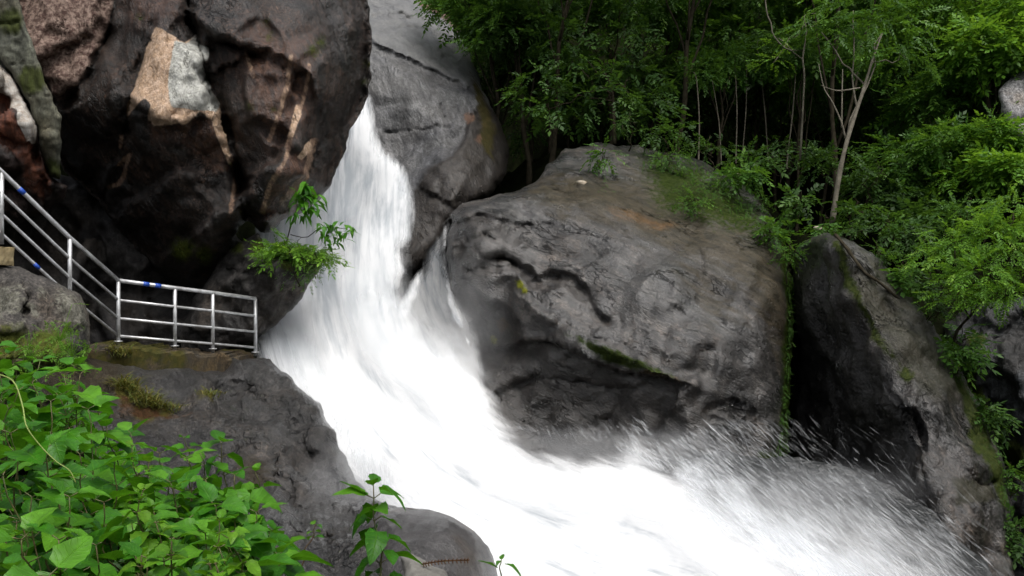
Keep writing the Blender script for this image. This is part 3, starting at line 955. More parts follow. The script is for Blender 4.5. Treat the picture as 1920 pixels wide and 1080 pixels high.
# dark back wall added to fill the shaded recess under the overhang
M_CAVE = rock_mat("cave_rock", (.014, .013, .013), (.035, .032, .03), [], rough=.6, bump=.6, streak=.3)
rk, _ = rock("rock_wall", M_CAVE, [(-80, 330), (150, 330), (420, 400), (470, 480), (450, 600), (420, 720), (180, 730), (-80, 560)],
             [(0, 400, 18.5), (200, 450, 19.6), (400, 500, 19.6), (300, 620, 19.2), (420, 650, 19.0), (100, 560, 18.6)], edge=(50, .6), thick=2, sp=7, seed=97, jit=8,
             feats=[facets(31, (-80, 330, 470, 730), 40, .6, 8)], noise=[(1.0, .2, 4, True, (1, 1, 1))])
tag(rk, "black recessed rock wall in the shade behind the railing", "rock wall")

# soil mound the foreground plants grow on
_, S_GROUND = rock("ground", M_SOIL, [(-160, 680), (40, 730), (130, 800), (200, 890), (280, 970), (420, 1050), (520, 1110), (620, 1240), (200, 1400), (-200, 1400)],
                   [(-100, 680, 6.0), (60, 720, 5.6), (200, 820, 5.2), (300, 920, 4.6), (480, 1040, 4.2), (600, 1200, 3.6), (100, 1000, 3.4), (300, 1150, 3.0), (0, 1300, 2.2), (300, 1380, 2.2)],
                   edge=(40, .5), thick=1.0, sp=12, seed=99, jit=6, noise=[(2, .08, 4, False, (1, 1, 1))])
tag(bpy.data.objects["ground"], kind="structure")

# ------------------------------------------------------------------ walkway kerb, block and railing
M_CONC = rock_mat("mossy_concrete", (.028, .024, .018), (.085, .06, .028), [("moss", (.04, .042, .014), (.07, .06, .018), 5, 1.2, False)], rough=.8, bump=.8, scale=1.6, streak=.3, speck=.4)


def kerb():
    """long kerb slab with worn edges, following the flat part of the railing"""
    a, b = W(160, 645, 14.35), W(452, 667, 16.55)
    n = 160
    V = []
    for i in range(n + 1):
        t = i / n
        p = a + (b - a) * t
        # cross-section: front bottom, front top (worn), back top, back bottom
        w = .02 * gnoise(np.array([[t * 14, 0, 1.0]]), 5)[0] * 2
        for dy, dz in ((-.12 + w, -.34), (-.14 + w, -.06), (-.10 + w, -.015 + w * .5), (.9, -.01), (.9, -.34)):
            V.append(p + np.array([0, dy, dz]))
    V = np.array(V)
    V += fbm(V, 2.6, 4, 8)[:, None] * .06 + fbm(V, 9, 3, 5)[:, None] * .02
    Fc = []
    for i in range(n):
        for k in range(5):
            k2 = (k + 1) % 5
            Fc.append((i * 5 + k, i * 5 + k2, i * 5 + 5 + k2, i * 5 + 5 + k))
    Fc += [(4, 3, 2, 1, 0), tuple(n * 5 + k for k in range(5))]
    at = np.clip(.5 + fbm(V, 1.2, 3, 4), 0, 1)
    return tag(mesh("walkway_kerb", V, Fc, M_CONC, origin=a, smooth=False, attrs={"moss": at}), "brown mossy concrete kerb carrying the level part of the railing", "kerb")


kerb()
bpt = W(10, 492, 12.6)
bx, by, bz = .42, .4, .28
bv, bf = [], []
for ix in range(7):
    for iy in range(7):
        for iz in range(5):
            bv.append((ix / 6, iy / 6, iz / 4))
bv = np.array(bv)
keep = ((bv == 0) | (bv == 1)).any(1)
cen = (bv - .5) * 2
cen = np.sign(cen) * np.minimum(np.abs(cen), 1 - .05 * (np.linalg.norm(cen, axis=1, keepdims=True) > 1.35))
bv2 = cen * np.array([bx, by, bz]) / 2 + np.array([-.18, 0, bz / 2 - .05]) + bpt
bv2 += fbm(bv2, 8, 3, 3)[:, None] * .012
idx = lambda a, b, c: a * 35 + b * 5 + c
for a in range(6):
    for b in range(6):
        bf += [(idx(a, b, 0), idx(a, b + 1, 0), idx(a + 1, b + 1, 0), idx(a + 1, b, 0)), (idx(a, b, 4), idx(a + 1, b, 4), idx(a + 1, b + 1, 4), idx(a, b + 1, 4))]
for a in range(6):
    for c in range(4):
        bf += [(idx(a, 0, c), idx(a + 1, 0, c), idx(a + 1, 0, c + 1), idx(a, 0, c + 1)), (idx(a, 6, c), idx(a, 6, c + 1), idx(a + 1, 6, c + 1), idx(a + 1, 6, c))]
for b in range(6):
    for c in range(4):
        bf += [(idx(0, b, c), idx(0, b, c + 1), idx(0, b + 1, c + 1), idx(0, b + 1, c)), (idx(6, b, c), idx(6, b + 1, c), idx(6, b + 1, c + 1), idx(6, b, c + 1))]
M_BLOCK = plain_mat("ochre_concrete", (.20, .15, .07), (.30, .24, .13), 6, .85, 0, .4, .02)
tag(mesh("concrete_block", bv2, bf, M_BLOCK, origin=bpt, smooth=False), "small ochre concrete block on the lichen boulder by the left railing post", "block")

M_STEEL = plain_mat("galvanised_steel", (.30, .30, .30), (.55, .56, .57), 7, .4, .55, .3, .004)
M_TAPE = plain_mat("blue_tape", (.01, .05, .30), (.015, .07, .38), 12, .5, 0, .2, .003)
PO = [(3, 322, 13.4), (131, 446, 14.2), (222, 526, 15.0), (328, 540, 15.75), (399, 549, 16.3), (479, 560, 17.0)]
tops = [W(*p) for p in PO]
rl = empty("railing", tuple(tops[2] - np.array([0, 0, 1.1])))
tag(rl, "galvanised steel pipe railing with blue tape, sloping down then level beside the waterfall", "railing")
for i, tp in enumerate(tops):
    v, f = tube([tp - np.array([0, 0, 1.14]), tp - np.array([0, 0, .6]), tp], .034, 14)
    mesh("post", v, f, M_STEEL, rl)
for tp in tops[2:]:
    b = tp - np.array([0, 0, 1.075])
    v, f = tube([b, b + np.array([0, 0, .008]), b + np.array([0, 0, .016])], .075, 16)
    mesh("base_plate", v, f, M_STEEL, rl)
ext = tops[0] + (tops[0] - tops[1]) * .9
for k, dz in enumerate((0, .345, .665, .975)):
    off = np.array([0, 0, dz])
    r = .038 if k == 0 else .026
    for seq in ([ext, tops[0], tops[1], tops[2]], [tops[2], tops[3], tops[4], tops[5]]):
        v, f = tube([p - off for p in seq], r, 14)
        mesh("rail", v, f, M_STEEL, rl)
for a, b, t, k in ((0, 1, .28, 0), (0, 1, .5, 3), (2, 3, .47, 0), (2, 3, .68, 0)):
    dz = (0, .345, .665, .975)[k]
    p = tops[a] + (tops[b] - tops[a]) * t - np.array([0, 0, dz])
    u = (tops[b] - tops[a]) / np.linalg.norm(tops[b] - tops[a])
    v, f = tube([p - u * .055, p, p + u * .055], (.042 if k == 0 else .031), 14)
    mesh("tape_band", v, f, M_TAPE, rl)

# ------------------------------------------------------------------ water
FLOW = np.array([(700, 60), (698, 190), (700, 300), (690, 430), (690, 560), (730, 690), (830, 810), (980, 900), (1180, 970), (1400, 1040), (1700, 1150), (2000, 1260)], float)
_t = np.linspace(0, len(FLOW) - 1, 70)
FLOW = np.c_[np.interp(_t, np.arange(len(FLOW)), FLOW[:, 0]), np.interp(_t, np.arange(len(FLOW)), FLOW[:, 1])]
for _ in range(12):
    FLOW[1:-1] = (FLOW[:-2] + 2 * FLOW[1:-1] + FLOW[2:]) / 4
WD = tps([(690, 60, 28), (690, 190, 26), (740, 330, 24.4), (640, 400, 23.5), (770, 420, 23.5), (640, 500, 21.5), (560, 620, 19.2), (720, 600, 20.8), (850, 620, 19.6), (600, 720, 17.2), (780, 720, 18.4), (920, 740, 18.2), (700, 850, 15.0), (850, 830, 15.8), (1000, 830, 16.2),
          (1200, 850, 15.4), (750, 940, 12.6), (950, 950, 12.4), (1250, 960, 12.6), (1500, 1000, 12.2), (1000, 1080, 9.6), (1400, 1080, 10.2), (1700, 1080, 11.2), (1900, 1150, 10.5), (1200, 1200, 8.0)])
M_WATER = water_mat()


def water_sheet(outline, sp, feather, dz, layer, cover, seed, ragged=1.3, lumps=.3):
    ol = smooth_poly(outline, sp * 2, 10, seed)
    P, T = tri_points(ol, sp, seed)
    d, s, al = seg_dist(P, FLOW, False)
    D = WD(P) - dz
    D = D + fbm(np.c_[P / 130, np.zeros(len(P))], 1.0, 2, 77) * lumps * (1 - .8 * sstep(800, 950, P[:, 1]))
    V = W(P[:, 0], P[:, 1], D)
    cv = cover(P) if callable(cover) else np.full(len(P), cover)
    if layer not in (0, 2, 3, 6):       # veils only near the rim of the flow
        cv = cv * (1 - sstep(70, 145, sdist(P, MAIN)))
        T = T[~(sdist(P, MAIN)[T] > 150).all(1)]
    flip = away(V, T)
    T[flip] = T[flip][:, ::-1]
    sd = sdist(P, ol)
    e = np.clip(sd / (feather(P) if callable(feather) else feather), 0, 1.9)
    return V, T, dict(ragged=float(ragged) * (1 + .8 * (1 - sstep(380, 520, P[:, 1]))), edge=e, along=al / 100, across=d * s / 100, layer=np.full(len(P), float(layer)), cover=cv)


MAIN = [(660, 150), (694, 168), (704, 205), (716, 252), (728, 280), (756, 300), (772, 328), (784, 360), (786, 420), (774, 450), (760, 470), (764, 510), (752, 545), (775, 590), (820, 630), (870, 660), (905, 700), (938, 752), (965, 795), (1000, 828),
        (1090, 846), (1165, 838), (1198, 808), (1240, 862), (1310, 880), (1350, 935), (1410, 985), (1480, 1030), (1560, 1075), (1620, 1120), (1660, 1250), (900, 1250), (700, 1000), (560, 900), (480, 700), (470, 600), (470, 400), (600, 330)]
SIDE = [(850, 392), (836, 408), (812, 436), (788, 482), (768, 528), (740, 560), (735, 640), (800, 740), (900, 760), (925, 730), (905, 640), (870, 560), (848, 500), (842, 450)]
WIDE = [(640, 150), (700, 165), (716, 220), (730, 270), (770, 300), (792, 350), (796, 430), (776, 470), (780, 520), (800, 560), (880, 610), (930, 680), (975, 760), (1020, 806), (1120, 822), (1200, 795), (1270, 838), (1340, 850), (1420, 880), (1520, 880), (1640, 900), (1760, 960),
        (1880, 1060), (1980, 1180), (1500, 1260), (900, 1250), (560, 900), (470, 650), (470, 400), (600, 330)]
STREAM = [(850, 396), (838, 404), (816, 434), (795, 478), (768, 530), (735, 572), (730, 610), (765, 600), (790, 550), (806, 490), (822, 445), (838, 420)]
THREAD = [(836, 412), (826, 440), (822, 480), (828, 530), (850, 600), (880, 650), (870, 600), (846, 540), (834, 480), (838, 440)]
fe = lambda a, b: (lambda P: a + (b - a) * sstep(520, 860, P[:, 1]))
sheets = [water_sheet(MAIN, 9, fe(26, 70), 0, 0, 1.0, 1, 1.2),
          water_sheet(MAIN, 9, fe(45, 110), .3, 1, .85, 2, 1.5),
          water_sheet(SIDE, 7, 34, .25, 2, .42, 3, .9, .15),
          water_sheet(STREAM, 5, 20, .4, 3, .95, 5, .8, .05),
          water_sheet(THREAD, 5, 11, .45, 6, .75, 6, .8, .05),
          water_sheet(WIDE, 10, fe(60, 190), .5, 4, lambda P: (.42 * sstep(430, 700, P[:, 1]) + .12) * (1 - .6 * sstep(1230, 1430, P[:, 0])), 4, 1.1),
          water_sheet(WIDE, 10, fe(90, 260), .9, 5, lambda P: .28 * sstep(430, 700, P[:, 1]) * (1 - .5 * sstep(1230, 1430, P[:, 0])), 7, .8),
          water_sheet(WIDE, 10, fe(90, 330), 1.3, 7, lambda P: .3 * sstep(430, 700, P[:, 1]) * (1 - .4 * sstep(1230, 1430, P[:, 0])), 8, .5)]
VV, TT, AA, o = [], [], {}, 0
for v, t, a in sheets:
    VV.append(v)
    TT.append(t + o)
    o += len(v)
    for k, x in a.items():
        AA.setdefault(k, []).append(x)
tag(mesh("water", np.concatenate(VV), np.concatenate(TT), M_WATER, attrs={k: np.concatenate(x) for k, x in AA.items()}), kind="structure")

# dark river surface under the spray at lower right
M_RIVER = plain_mat("dark_river", (.008, .009, .009), (.022, .024, .025), 1.5, .35, 0, .8, .15)
P, T = tri_points(smooth_poly([(1150, 860), (1350, 850), (1500, 870), (1640, 900), (1750, 960), (1840, 1050), (1890, 1130), (1960, 1300), (1000, 1300)], 20, 0, 1), 18, 4)
V = W(P[:, 0], P[:, 1], WD(P) + 1.2)
V[:, 2] += fbm(V, .8, 4, 6) * .2
fl = away(V, T)
T[fl] = T[fl][:, ::-1]
tag(mesh("river", V, T, M_RIVER), kind="structure")


def spray(polys, seed):
    """flying droplets drawn out along their fall: thin slivers of water"""
    r = np.random.default_rng(seed)
    Vs, Ts, Cs, o = [], [], [], 0
    for poly, n, ang, spread, L, wd, near, cov in polys:
        pl = np.array(poly, float)
        lo, hi = pl.min(0), pl.max(0)
        P = r.uniform(lo, hi, (n * 12, 2))
        P = P[inside(P, pl)]
        w = np.exp(np.minimum(sdist(P, MAIN), 0) / 65) * np.clip(.7 + .7 * fbm(np.c_[P / 70, np.zeros(len(P))], 1, 3, 31), .05, 1)
        P = P[r.random(len(P)) < w][:n]
        m = len(P)
        D = WD(P) - r.uniform(near[0], near[1], m)
        A = W(P[:, 0], P[:, 1], D)
        a = np.radians(ang + r.normal(0, spread, m))
        dirv = np.c_[np.cos(a), r.normal(-.3, .25, m), -np.sin(a)]
        dirv /= np.linalg.norm(dirv, axis=1)[:, None]
        ln = L * np.exp(r.normal(0, .5, m))
        sv = np.cross(dirv, np.c_[r.normal(0, .4, m), np.ones(m), r.normal(0, .4, m)])
        sv /= np.linalg.norm(sv, axis=1)[:, None]
        w = wd * np.exp(r.normal(0, .45, m))
        q = np.stack([A - dirv * ln[:, None] / 2, A + sv * w[:, None] / 2, A + dirv * ln[:, None] / 2, A - sv * w[:, None] / 2], 1)
        Vs.append(q.reshape(-1, 3))
        k = np.arange(m)[:, None] * 4 + o
        Ts.append(k + np.arange(4)[None])
        Cs.append(np.repeat(np.clip(cov * np.exp(r.normal(0, .4, m)), .05, 1), 4))
        o += m * 4
    return np.concatenate(Vs), np.concatenate(Ts), np.concatenate(Cs)


SV, ST, SC = spray([
    ([(1230, 840), (1350, 790), (1500, 790), (1660, 800), (1800, 880), (1930, 1080), (1560, 1110), (1330, 980)], 8000, 42, 9, .20, .015, (.2, 1.6), .16),
    ([(1330, 900), (1640, 900), (1800, 980), (1900, 1080), (1560, 1110), (1440, 1040)], 4600, 42, 9, .25, .019, (.2, 1.4), .17),
    ([(960, 800), (1010, 815), (1200, 830), (1200, 800), (1060, 800)], 250, 50, 14, .2, .014, (.1, .8), .10),
    ([(1150, 840), (1185, 790), (1205, 780), (1245, 850), (1310, 870), (1320, 920)], 450, 38, 12, .18, .018, (.3, 1.0), .2),
    ([(600, 740), (660, 850), (680, 900), (720, 930), (740, 900), (680, 800)], 900, 82, 10, .2, .02, (.2, 1.2), .25)], 9)
tag(mesh("spray", SV, ST, spray_mat(), attrs={"cover": SC}, smooth=False), kind="stuff")

# drifting mist over the foot of the fall: rounded clouds of thin vapour, densest in the middle
def mist_mat():
    t = NT("mist_vapour")
    t.m.cycles.volume_step_rate = 2.0
    P = t.obj()
    ln = t.n("ShaderNodeVectorMath", operation="LENGTH")
    t.l(P, ln.inputs[0])
    f = t.mapr(ln.outputs["Value"], 1.0, .15, 0, 1)
    n = t.mapr(t.noise(P, 1.8, 3, .5), .36, .66, .25, 1)
    dn = t.math("MULTIPLY", t.math("MULTIPLY", f, n), .85)
    v = t.n("ShaderNodeVolumePrincipled")
    v.inputs["Color"].default_value = (.97, .98, 1, 1)
    v.inputs["Anisotropy"].default_value = .2
    t.l(dn, v.inputs["Density"])
    t.l(v.outputs[0], t.out.inputs["Volume"])
    return t.m


M_MIST = mist_mat()


def ball(name, c, rad, mat):
    V, Fc = [(0, 0, 1.0)], []
    nu, nv = 24, 12
    for j in range(1, nv):
        for i in range(nu):
            a, b = j / nv * math.pi, i / nu * 2 * math.pi
            V.append((math.sin(a) * math.cos(b), math.sin(a) * math.sin(b), math.cos(a)))
    V.append((0, 0, -1.0))
    k = lambda j, i: 1 + (j - 1) * nu + i % nu
    for i in range(nu):
        Fc.append((0, k(1, i), k(1, i + 1)))
        Fc.append((len(V) - 1, k(nv - 1, i + 1), k(nv - 1, i)))
        for j in range(1, nv - 1):
            Fc.append((k(j, i), k(j + 1, i), k(j + 1, i + 1), k(j, i + 1)))
    o = mesh(name, V, Fc, mat)
    o.location = c
    o.scale = rad
    return tag(o, kind="stuff")


for c, rad in ((W(1060, 860, 16.2), (2.6, 1.2, .75)), (W(690, 905, 11.9), (1.2, .9, .7)), (W(1420, 1000, 12.2), (2.4, 1.5, 1.0)), (W(1520, 920, 13.2), (2.2, .6, .55)), (W(1240, 850, 15.0), (1.5, .9, .6)), (W(860, 640, 19.4), (1.5, 1.0, 2.0)), (W(570, 600, 18.4), (1.0, .8, 1.0))):
    ball("mist", c, rad, M_MIST)

# ------------------------------------------------------------------ foliage
M_LEAF_DARK = leaf_mat("dark_forest_leaf", (.017, .045, .008), (.036, .088, .015), (.08, .16, .026), .5, .35)  # darkened leaf, carries the inner forest's shade in its colour
M_LEAF_MID = leaf_mat("forest_leaf", (.028, .076, .011), (.054, .138, .018), (.115, .225, .03), .45, .35)
M_LEAF_LIGHT = leaf_mat("bright_forest_leaf", (.058, .14, .014), (.10, .235, .02), (.19, .33, .04), .45, .4)  # bright leaf, also carries the open-sky light on the right-hand trees
M_NETTLE = leaf_mat("fresh_green_leaf", (.016, .078, .005), (.036, .150, .008), (.09, .25, .014), .38, .35, True)
M_STEM = plain_mat("green_stem", (.06, .09, .02), (.10, .075, .03), 20, .6)
M_REDSTEM = plain_mat("reddish_stem", (.10, .04, .02), (.07, .05, .02), 20, .6)
M_BARK = plain_mat("pale_bark", (.07, .06, .042), (.15, .135, .10), 6, .85, 0, .6, .02)
M_BARKD = plain_mat("dark_bark", (.022, .019, .013), (.05, .043, .03), 6, .9, 0, .6, .02)
M_GRASS = leaf_mat("grass_blade", (.05, .07, .012), (.09, .11, .02), (.16, .13, .035), .6, .3)


def spray_template(r, pairs, L, leaf, wid, droop):
    """one twig with leaves set in two ranks; returns (k,4,3) leaves"""
    out = []
    for i in range(pairs):
        t = (i + .6) / pairs
        x = t * L
        z = -droop * t * t * L
        for s in (-1, 1):
            a = math.radians(r.uniform(38, 75)) * s
            ln = leaf * r.uniform(.7, 1.15) * (1 - .35 * abs(t - .5))
            d = np.array([math.cos(a), math.sin(a), r.uniform(-.55, .12)])
            d /= np.linalg.norm(d)
            sv = np.cross(d, [0, 0, 1.0])
            sv /= np.linalg.norm(sv)
            sv = sv * math.cos(.35) + np.array([0, 0, 1]) * r.uniform(-.5, .5)
            b = np.array([x, 0, z])
            w = ln * wid
            out.append([b, b + d * ln * .45 + sv * w, b + d * ln + np.array([0, 0, -.15 * ln]), b + d * ln * .45 - sv * w])
    d = np.array([1, 0, -droop])
    b = np.array([L, 0, -droop * L])
    out.append([b, b + d * leaf * .45 + np.array([0, 1, 0]) * leaf * wid, b + d * leaf, b + d * leaf * .45 - np.array([0, 1, 0]) * leaf * wid])
    return np.array(out)


def crown_leaves(r, centres, dirs, scale, tmpl):
    """place twigs at centres pointing along dirs"""
    V, tint = [], []
    k = len(tmpl)
    pick = r.integers(0, k, len(centres))
    for j in range(k):
        m = np.where(pick == j)[0]
        if not len(m):
            continue
        x = dirs[m] / np.linalg.norm(dirs[m], axis=1)[:, None]
        up = np.array([0, 0, 1.0]) + r.normal(0, .35, (len(m), 3))
        y = np.cross(up, x)
        y /= np.maximum(np.linalg.norm(y, axis=1), 1e-6)[:, None]
        z = np.cross(x, y)
        R = np.stack([x, y, z], 2)
        s = scale * r.uniform(.7, 1.3, len(m))
        t = tmpl[j].reshape(-1, 3)
        v = np.einsum("nij,kj->nki", R, t) * s[:, None, None] + centres[m][:, None]
        V.append(v.reshape(-1, 3))
        ti = np.clip(r.normal(.45, .2, len(m))[:, None] + r.normal(0, .12, (len(m), len(t) // 4)), 0, 1)
        tint.append(np.repeat(ti.ravel(), 4))
    V = np.concatenate(V)
    return V, np.arange(len(V)).reshape(-1, 4), np.concatenate(tint)


def lobes_points(r, lobes, n):
    """n twig seats near the surfaces of ellipsoid lobes (x,y,z,rx,ry,rz); denser on top"""
    w = np.array([l[3] * l[5] for l in lobes])
    w = w / w.sum()
    C_, D_ = [], []
    for l, k in zip(lobes, r.multinomial(n, w)):
        d = r.normal(0, 1, (k, 3))
        d[:, 2] += .35
        d /= np.linalg.norm(d, axis=1)[:, None]
        rad = r.uniform(.45, 1.0, k) ** .6
        p = d * rad[:, None] * np.array(l[3:6]) + np.array(l[:3])
        C_.append(p)
        h = d.copy()
        h[:, 2] = h[:, 2] * .35 - .12
        h += r.normal(0, .35, h.shape)
        D_.append(h)
    return np.concatenate(C_), np.concatenate(D_)


TR = np.random.default_rng(5)
TM_FINE = [spray_template(TR, 9, .55, .13, .22, .35) for _ in range(5)]
TM_BROAD = [spray_template(TR, 5, .5, .20, .26, .45) for _ in range(5)]
TM_TINY = [spray_template(TR, 7, .36, .085, .26, .3) for _ in range(5)]


def tree(name, label, cat, group, lobes, nspray, base, mat, bark, trunk_pts=None, r0=.09, scale=1.0, tm=None, seed=1, limbs=True, noise_gap=True):
    r = np.random.default_rng(seed)
    root = empty(name, tuple(base))
    tag(root, label, cat, group)
    c, d = lobes_points(r, lobes, nspray)
    if noise_gap:
        g = fbm(c, .9, 3, seed)
        keep = g > np.quantile(g, .25)
        c, d = c[keep], d[keep]
    V, T, ti = crown_leaves(r, c, d, scale, tm or TM_FINE)
    mesh("crown", V, T, mat, root, attrs={"tint": ti}, smooth=False)
    top = np.mean([l[:3] for l in lobes], axis=0)
    if trunk_pts is None:
        tp = wiggle(np.asarray(base) - np.array([0, 0, .4]), top + np.array([0, 0, .3]), 12, .18, seed)
    else:
        tp = spline(trunk_pts, 16)
    rad = np.linspace(r0, r0 * .3, len(tp)) * (1 + .12 * np.sin(np.arange(len(tp)) * 2.1))
    parts = [tube(tp, rad, 8)]
    if limbs:
        for k, l in enumerate(lobes):
            i = min(len(tp) - 2, int(len(tp) * (.4 + .5 * k / max(1, len(lobes)))))
            b = wiggle(tp[i], np.array(l[:3]), 7, .15, seed + k)
            parts.append(tube(b, np.linspace(rad[i] * .6, .012, 7), 6))
    v, f = join(parts)
    mesh("trunk", v, f, bark, root)
    return root


def hill_tree(px, py, D, rx, rz, nspray, mat, label, group, seed, tm=None, r0=.08, scale=1.0, bark=None, bx=None):
    """tree whose crown centre shows at (px, py) at distance D and whose trunk stands on the hillside"""
    r = np.random.default_rng(seed)
    c = W(px, py, D)
    lobes = []
    for k in range(6):
        a = k * 2.4 + r.uniform(-.4, .4)
        q = r.uniform(.35, .75)
        s = r.uniform(.42, .62)
        lobes.append((c[0] + math.cos(a) * rx * q, c[1] + math.sin(a) * rx * q * .8, c[2] + r.uniform(-.6, .6) * rz, rx * s, rx * s, rz * s * .9))
    b = W(bx if bx is not None else px + r.uniform(-40, 40), py, D)
    base = np.array([b[0], D + .3, float(hill(b[0], D + .3))])
    if base[2] > c[2] - .4:
        base[2] = c[2] - 1.0
    return tree("tree", label, "tree", group, lobes, int(nspray * 2.3), base, mat, bark or M_BARKD, None, r0, scale, tm, seed)


FG = "trees on the slope above the boulders"
# far canopy rows: (px, py, D, rx, rz, sprays, material, label key)
D_, M__, L_ = M_LEAF_DARK, M_LEAF_MID, M_LEAF_LIGHT
LB = {"c": "tall forest tree with a dense dark green crown along the top of the photo",
      "m": "shaded mid storey tree with a thin trunk in the dark middle of the forest",
      "r": "sunlit fine leaved tree in the bright green forest at the upper right"}
SEEN = set()


def place(base, px, py, D):
    """where a plant of the slope stands, told by the landmarks around it"""
    lm = ["over the pale cliff", "over the black gap", "above big boulder left top", "above big boulder middle", "above big boulder right shoulder", "just left of the leaning trunk",
          "behind the leaning trunk", "just right of the leaning trunk", "above the feathery tree", "left of the right edge rock", "at the right edge of the photo"]
    i = int(np.searchsorted([950, 1060, 1180, 1290, 1400, 1490, 1590, 1700, 1790, 1865], px))
    h = ["added above frame for shade", "high", "at mid height", "low", "lowest"][int(np.searchsorted([-60, 60, 170, 330], py))]
    for extra in ("", ", farther back", ", nearer", ", leafier", ", rear one", ", front one"):
        lab = f"{base} {h} {lm[i]}{extra}"
        if lab not in SEEN:
            break
    SEEN.add(lab)
    return lab


rows = [
    (905, 20, 31, 2.0, 1.5, 420, M__, "c"), (1010, 10, 33, 2.6, 1.9, 520, D_, "c"), (1130, -20, 33, 2.8, 2.0, 520, M__, "c"), (1250, 10, 34, 2.8, 2.0, 520, M__, "c"), (1370, -10, 34, 2.8, 2.1, 520, M__, "c"),
    (1490, -10, 33, 2.7, 2.0, 520, M__, "c"), (1610, -20, 33, 2.8, 2.2, 520, M__, "c"), (1720, -10, 32, 2.6, 2.2, 520, M__, "c"), (1000, 100, 35, 2.3, 1.6, 380, D_, "c"), (960, 60, 30, 1.6, 1.2, 320, D_, "c"), (930, 130, 34, 1.8, 1.6, 320, D_, "c"), (1040, 190, 36, 2.4, 1.8, 360, D_, "m"), (1150, 190, 36, 2.4, 1.8, 360, D_, "m"), (1240, 170, 34, 1.8, 1.5, 320, D_, "m"), (1330, 200, 35, 1.9, 1.4, 320, D_, "m"), (1430, 90, 33, 1.8, 1.4, 320, M__, "m"),
    (1060, -120, 28, 3.2, 1.6, 500, D_, "c"), (1300, -140, 28, 3.4, 1.6, 500, D_, "c"), (1550, -150, 27, 3.4, 1.6, 500, D_, "c"),  # unseen crowns above the frame, added to shade the forest below
    (1290, 130, 36, 2.2, 1.6, 360, D_, "m"), (1400, 150, 33, 1.6, .9, 240, D_, "m"), (1480, 200, 35, 2.0, 1.6, 320, D_, "m"), (1560, 130, 31, 1.7, 1.2, 300, M__, "m"), (1650, 210, 31, 1.8, 1.4, 320, D_, "m"), (1360, 110, 29.5, 1.2, .5, 170, M__, "m"), (1500, 110, 29, 1.2, .6, 170, M__, "m"),
    (1690, 110, 29, 1.9, 1.4, 420, M__, "r"), (1790, 60, 28, 1.9, 1.8, 460, L_, "r"), (1880, 20, 27, 1.8, 1.9, 460, L_, "r"), (1800, 190, 27, 1.6, 1.4, 420, M__, "r"), (1860, 110, 25.5, 1.0, 1.2, 300, L_, "r"), (1740, 300, 26, 1.6, 1.2, 380, M__, "r"), (1830, 310, 25, 1.3, 1.1, 340, L_, "r"),
    (1900, 330, 23.5, .9, .7, 220, L_, "r"), (1680, 360, 26, 1.3, .8, 260, D_, "r"), (1950, 60, 26, 1.4, 1.8, 340, L_, "r"), (1760, 400, 24.5, 1.1, .6, 220, D_, "r")]
for i, (px, py, D, rx, rz, n, m, k) in enumerate(rows):
    hill_tree(px, py, D, rx, rz, n, m, place({"c": "dense dark green tree", "m": "shaded thin stemmed tree", "r": "sunlit bright green tree"}[k], px, py, D), FG, 100 + i, (TM_FINE + TM_BROAD) if i % 3 else TM_BROAD, r0=.07 if k == "m" else .11, bark=None)

# slim pale trunks in the dark middle of the forest
for i, (x0, y0, x1, y1, D, r0, cr) in enumerate([(1310, 292, 1306, 150, 27.5, .032, (1300, 135)), (1352, 292, 1338, 165, 28, .022, (1335, 150)), (1380, 290, 1378, 120, 29, .03, (1378, 105)), (1392, 290, 1400, 120, 29.5, .025, (1400, 110)),
                                                 (1476, 300, 1492, 110, 29, .035, (1480, 70)), (1440, 295, 1420, 90, 30, .03, (1425, 75))]):
    a, b = W(x0, y0, D), W(x1, y1, D)
    c = W(*cr, D)
    tree("tree", "slim pale stemmed young tree standing in the dark gap of the forest", "tree", "slim young trees in the dark gap", [(c[0], c[1], c[2], .5, .5, .3), (c[0] + .3, c[1] - .2, c[2] + .15, .4, .4, .25), (c[0] - .35, c[1], c[2] + .1, .4, .4, .25)], 70, a, M_LEAF_MID, M_BARK,
         [a - np.array([0, 0, .3]), a, (a + b) / 2 + np.array([.05, 0, 0]), b, c], r0, .9, TM_TINY, 300 + i, limbs=False)

# leaning pale trunk with forked stems
a = W(1562, 405, 21.5)
tree("leaning_tree", "leaning tree with a long pale trunk above the sloping boulder", "tree", None,
     [(*W(1655, 60, 22.5), 1.2, 1.0, .8), (*W(1600, 20, 23), 1.2, 1.0, .7), (*W(1540, 60, 22.5), .7, .7, .45), (*W(1700, 110, 22), .8, .7, .5)], 330, a, M_LEAF_MID, M_BARK,
     [W(1560, 420, 21.5), W(1567, 370, 21.5), W(1577, 310, 21.5), W(1592, 250, 21.6), W(1612, 190, 21.8), W(1626, 145, 22), W(1640, 100, 22.2), W(1655, 60, 22.5)], .075, 1.0, TM_FINE, 401)
for i, pts in enumerate([[(1585, 260, 21.6), (1578, 230, 21.6), (1560, 190, 21.7), (1545, 165, 21.9), (1535, 120, 22)], [(1578, 240, 21.6), (1579, 170, 21.7), (1580, 130, 21.9)], [(1612, 165, 21.8), (1570, 170, 21.6), (1540, 160, 21.5)]]):
    v, f = tube(spline([W(*p) for p in pts], 12), np.linspace(.024, .008, 12), 7)
    mesh("limb", v, f, M_BARK, bpy.data.objects["leaning_tree"])
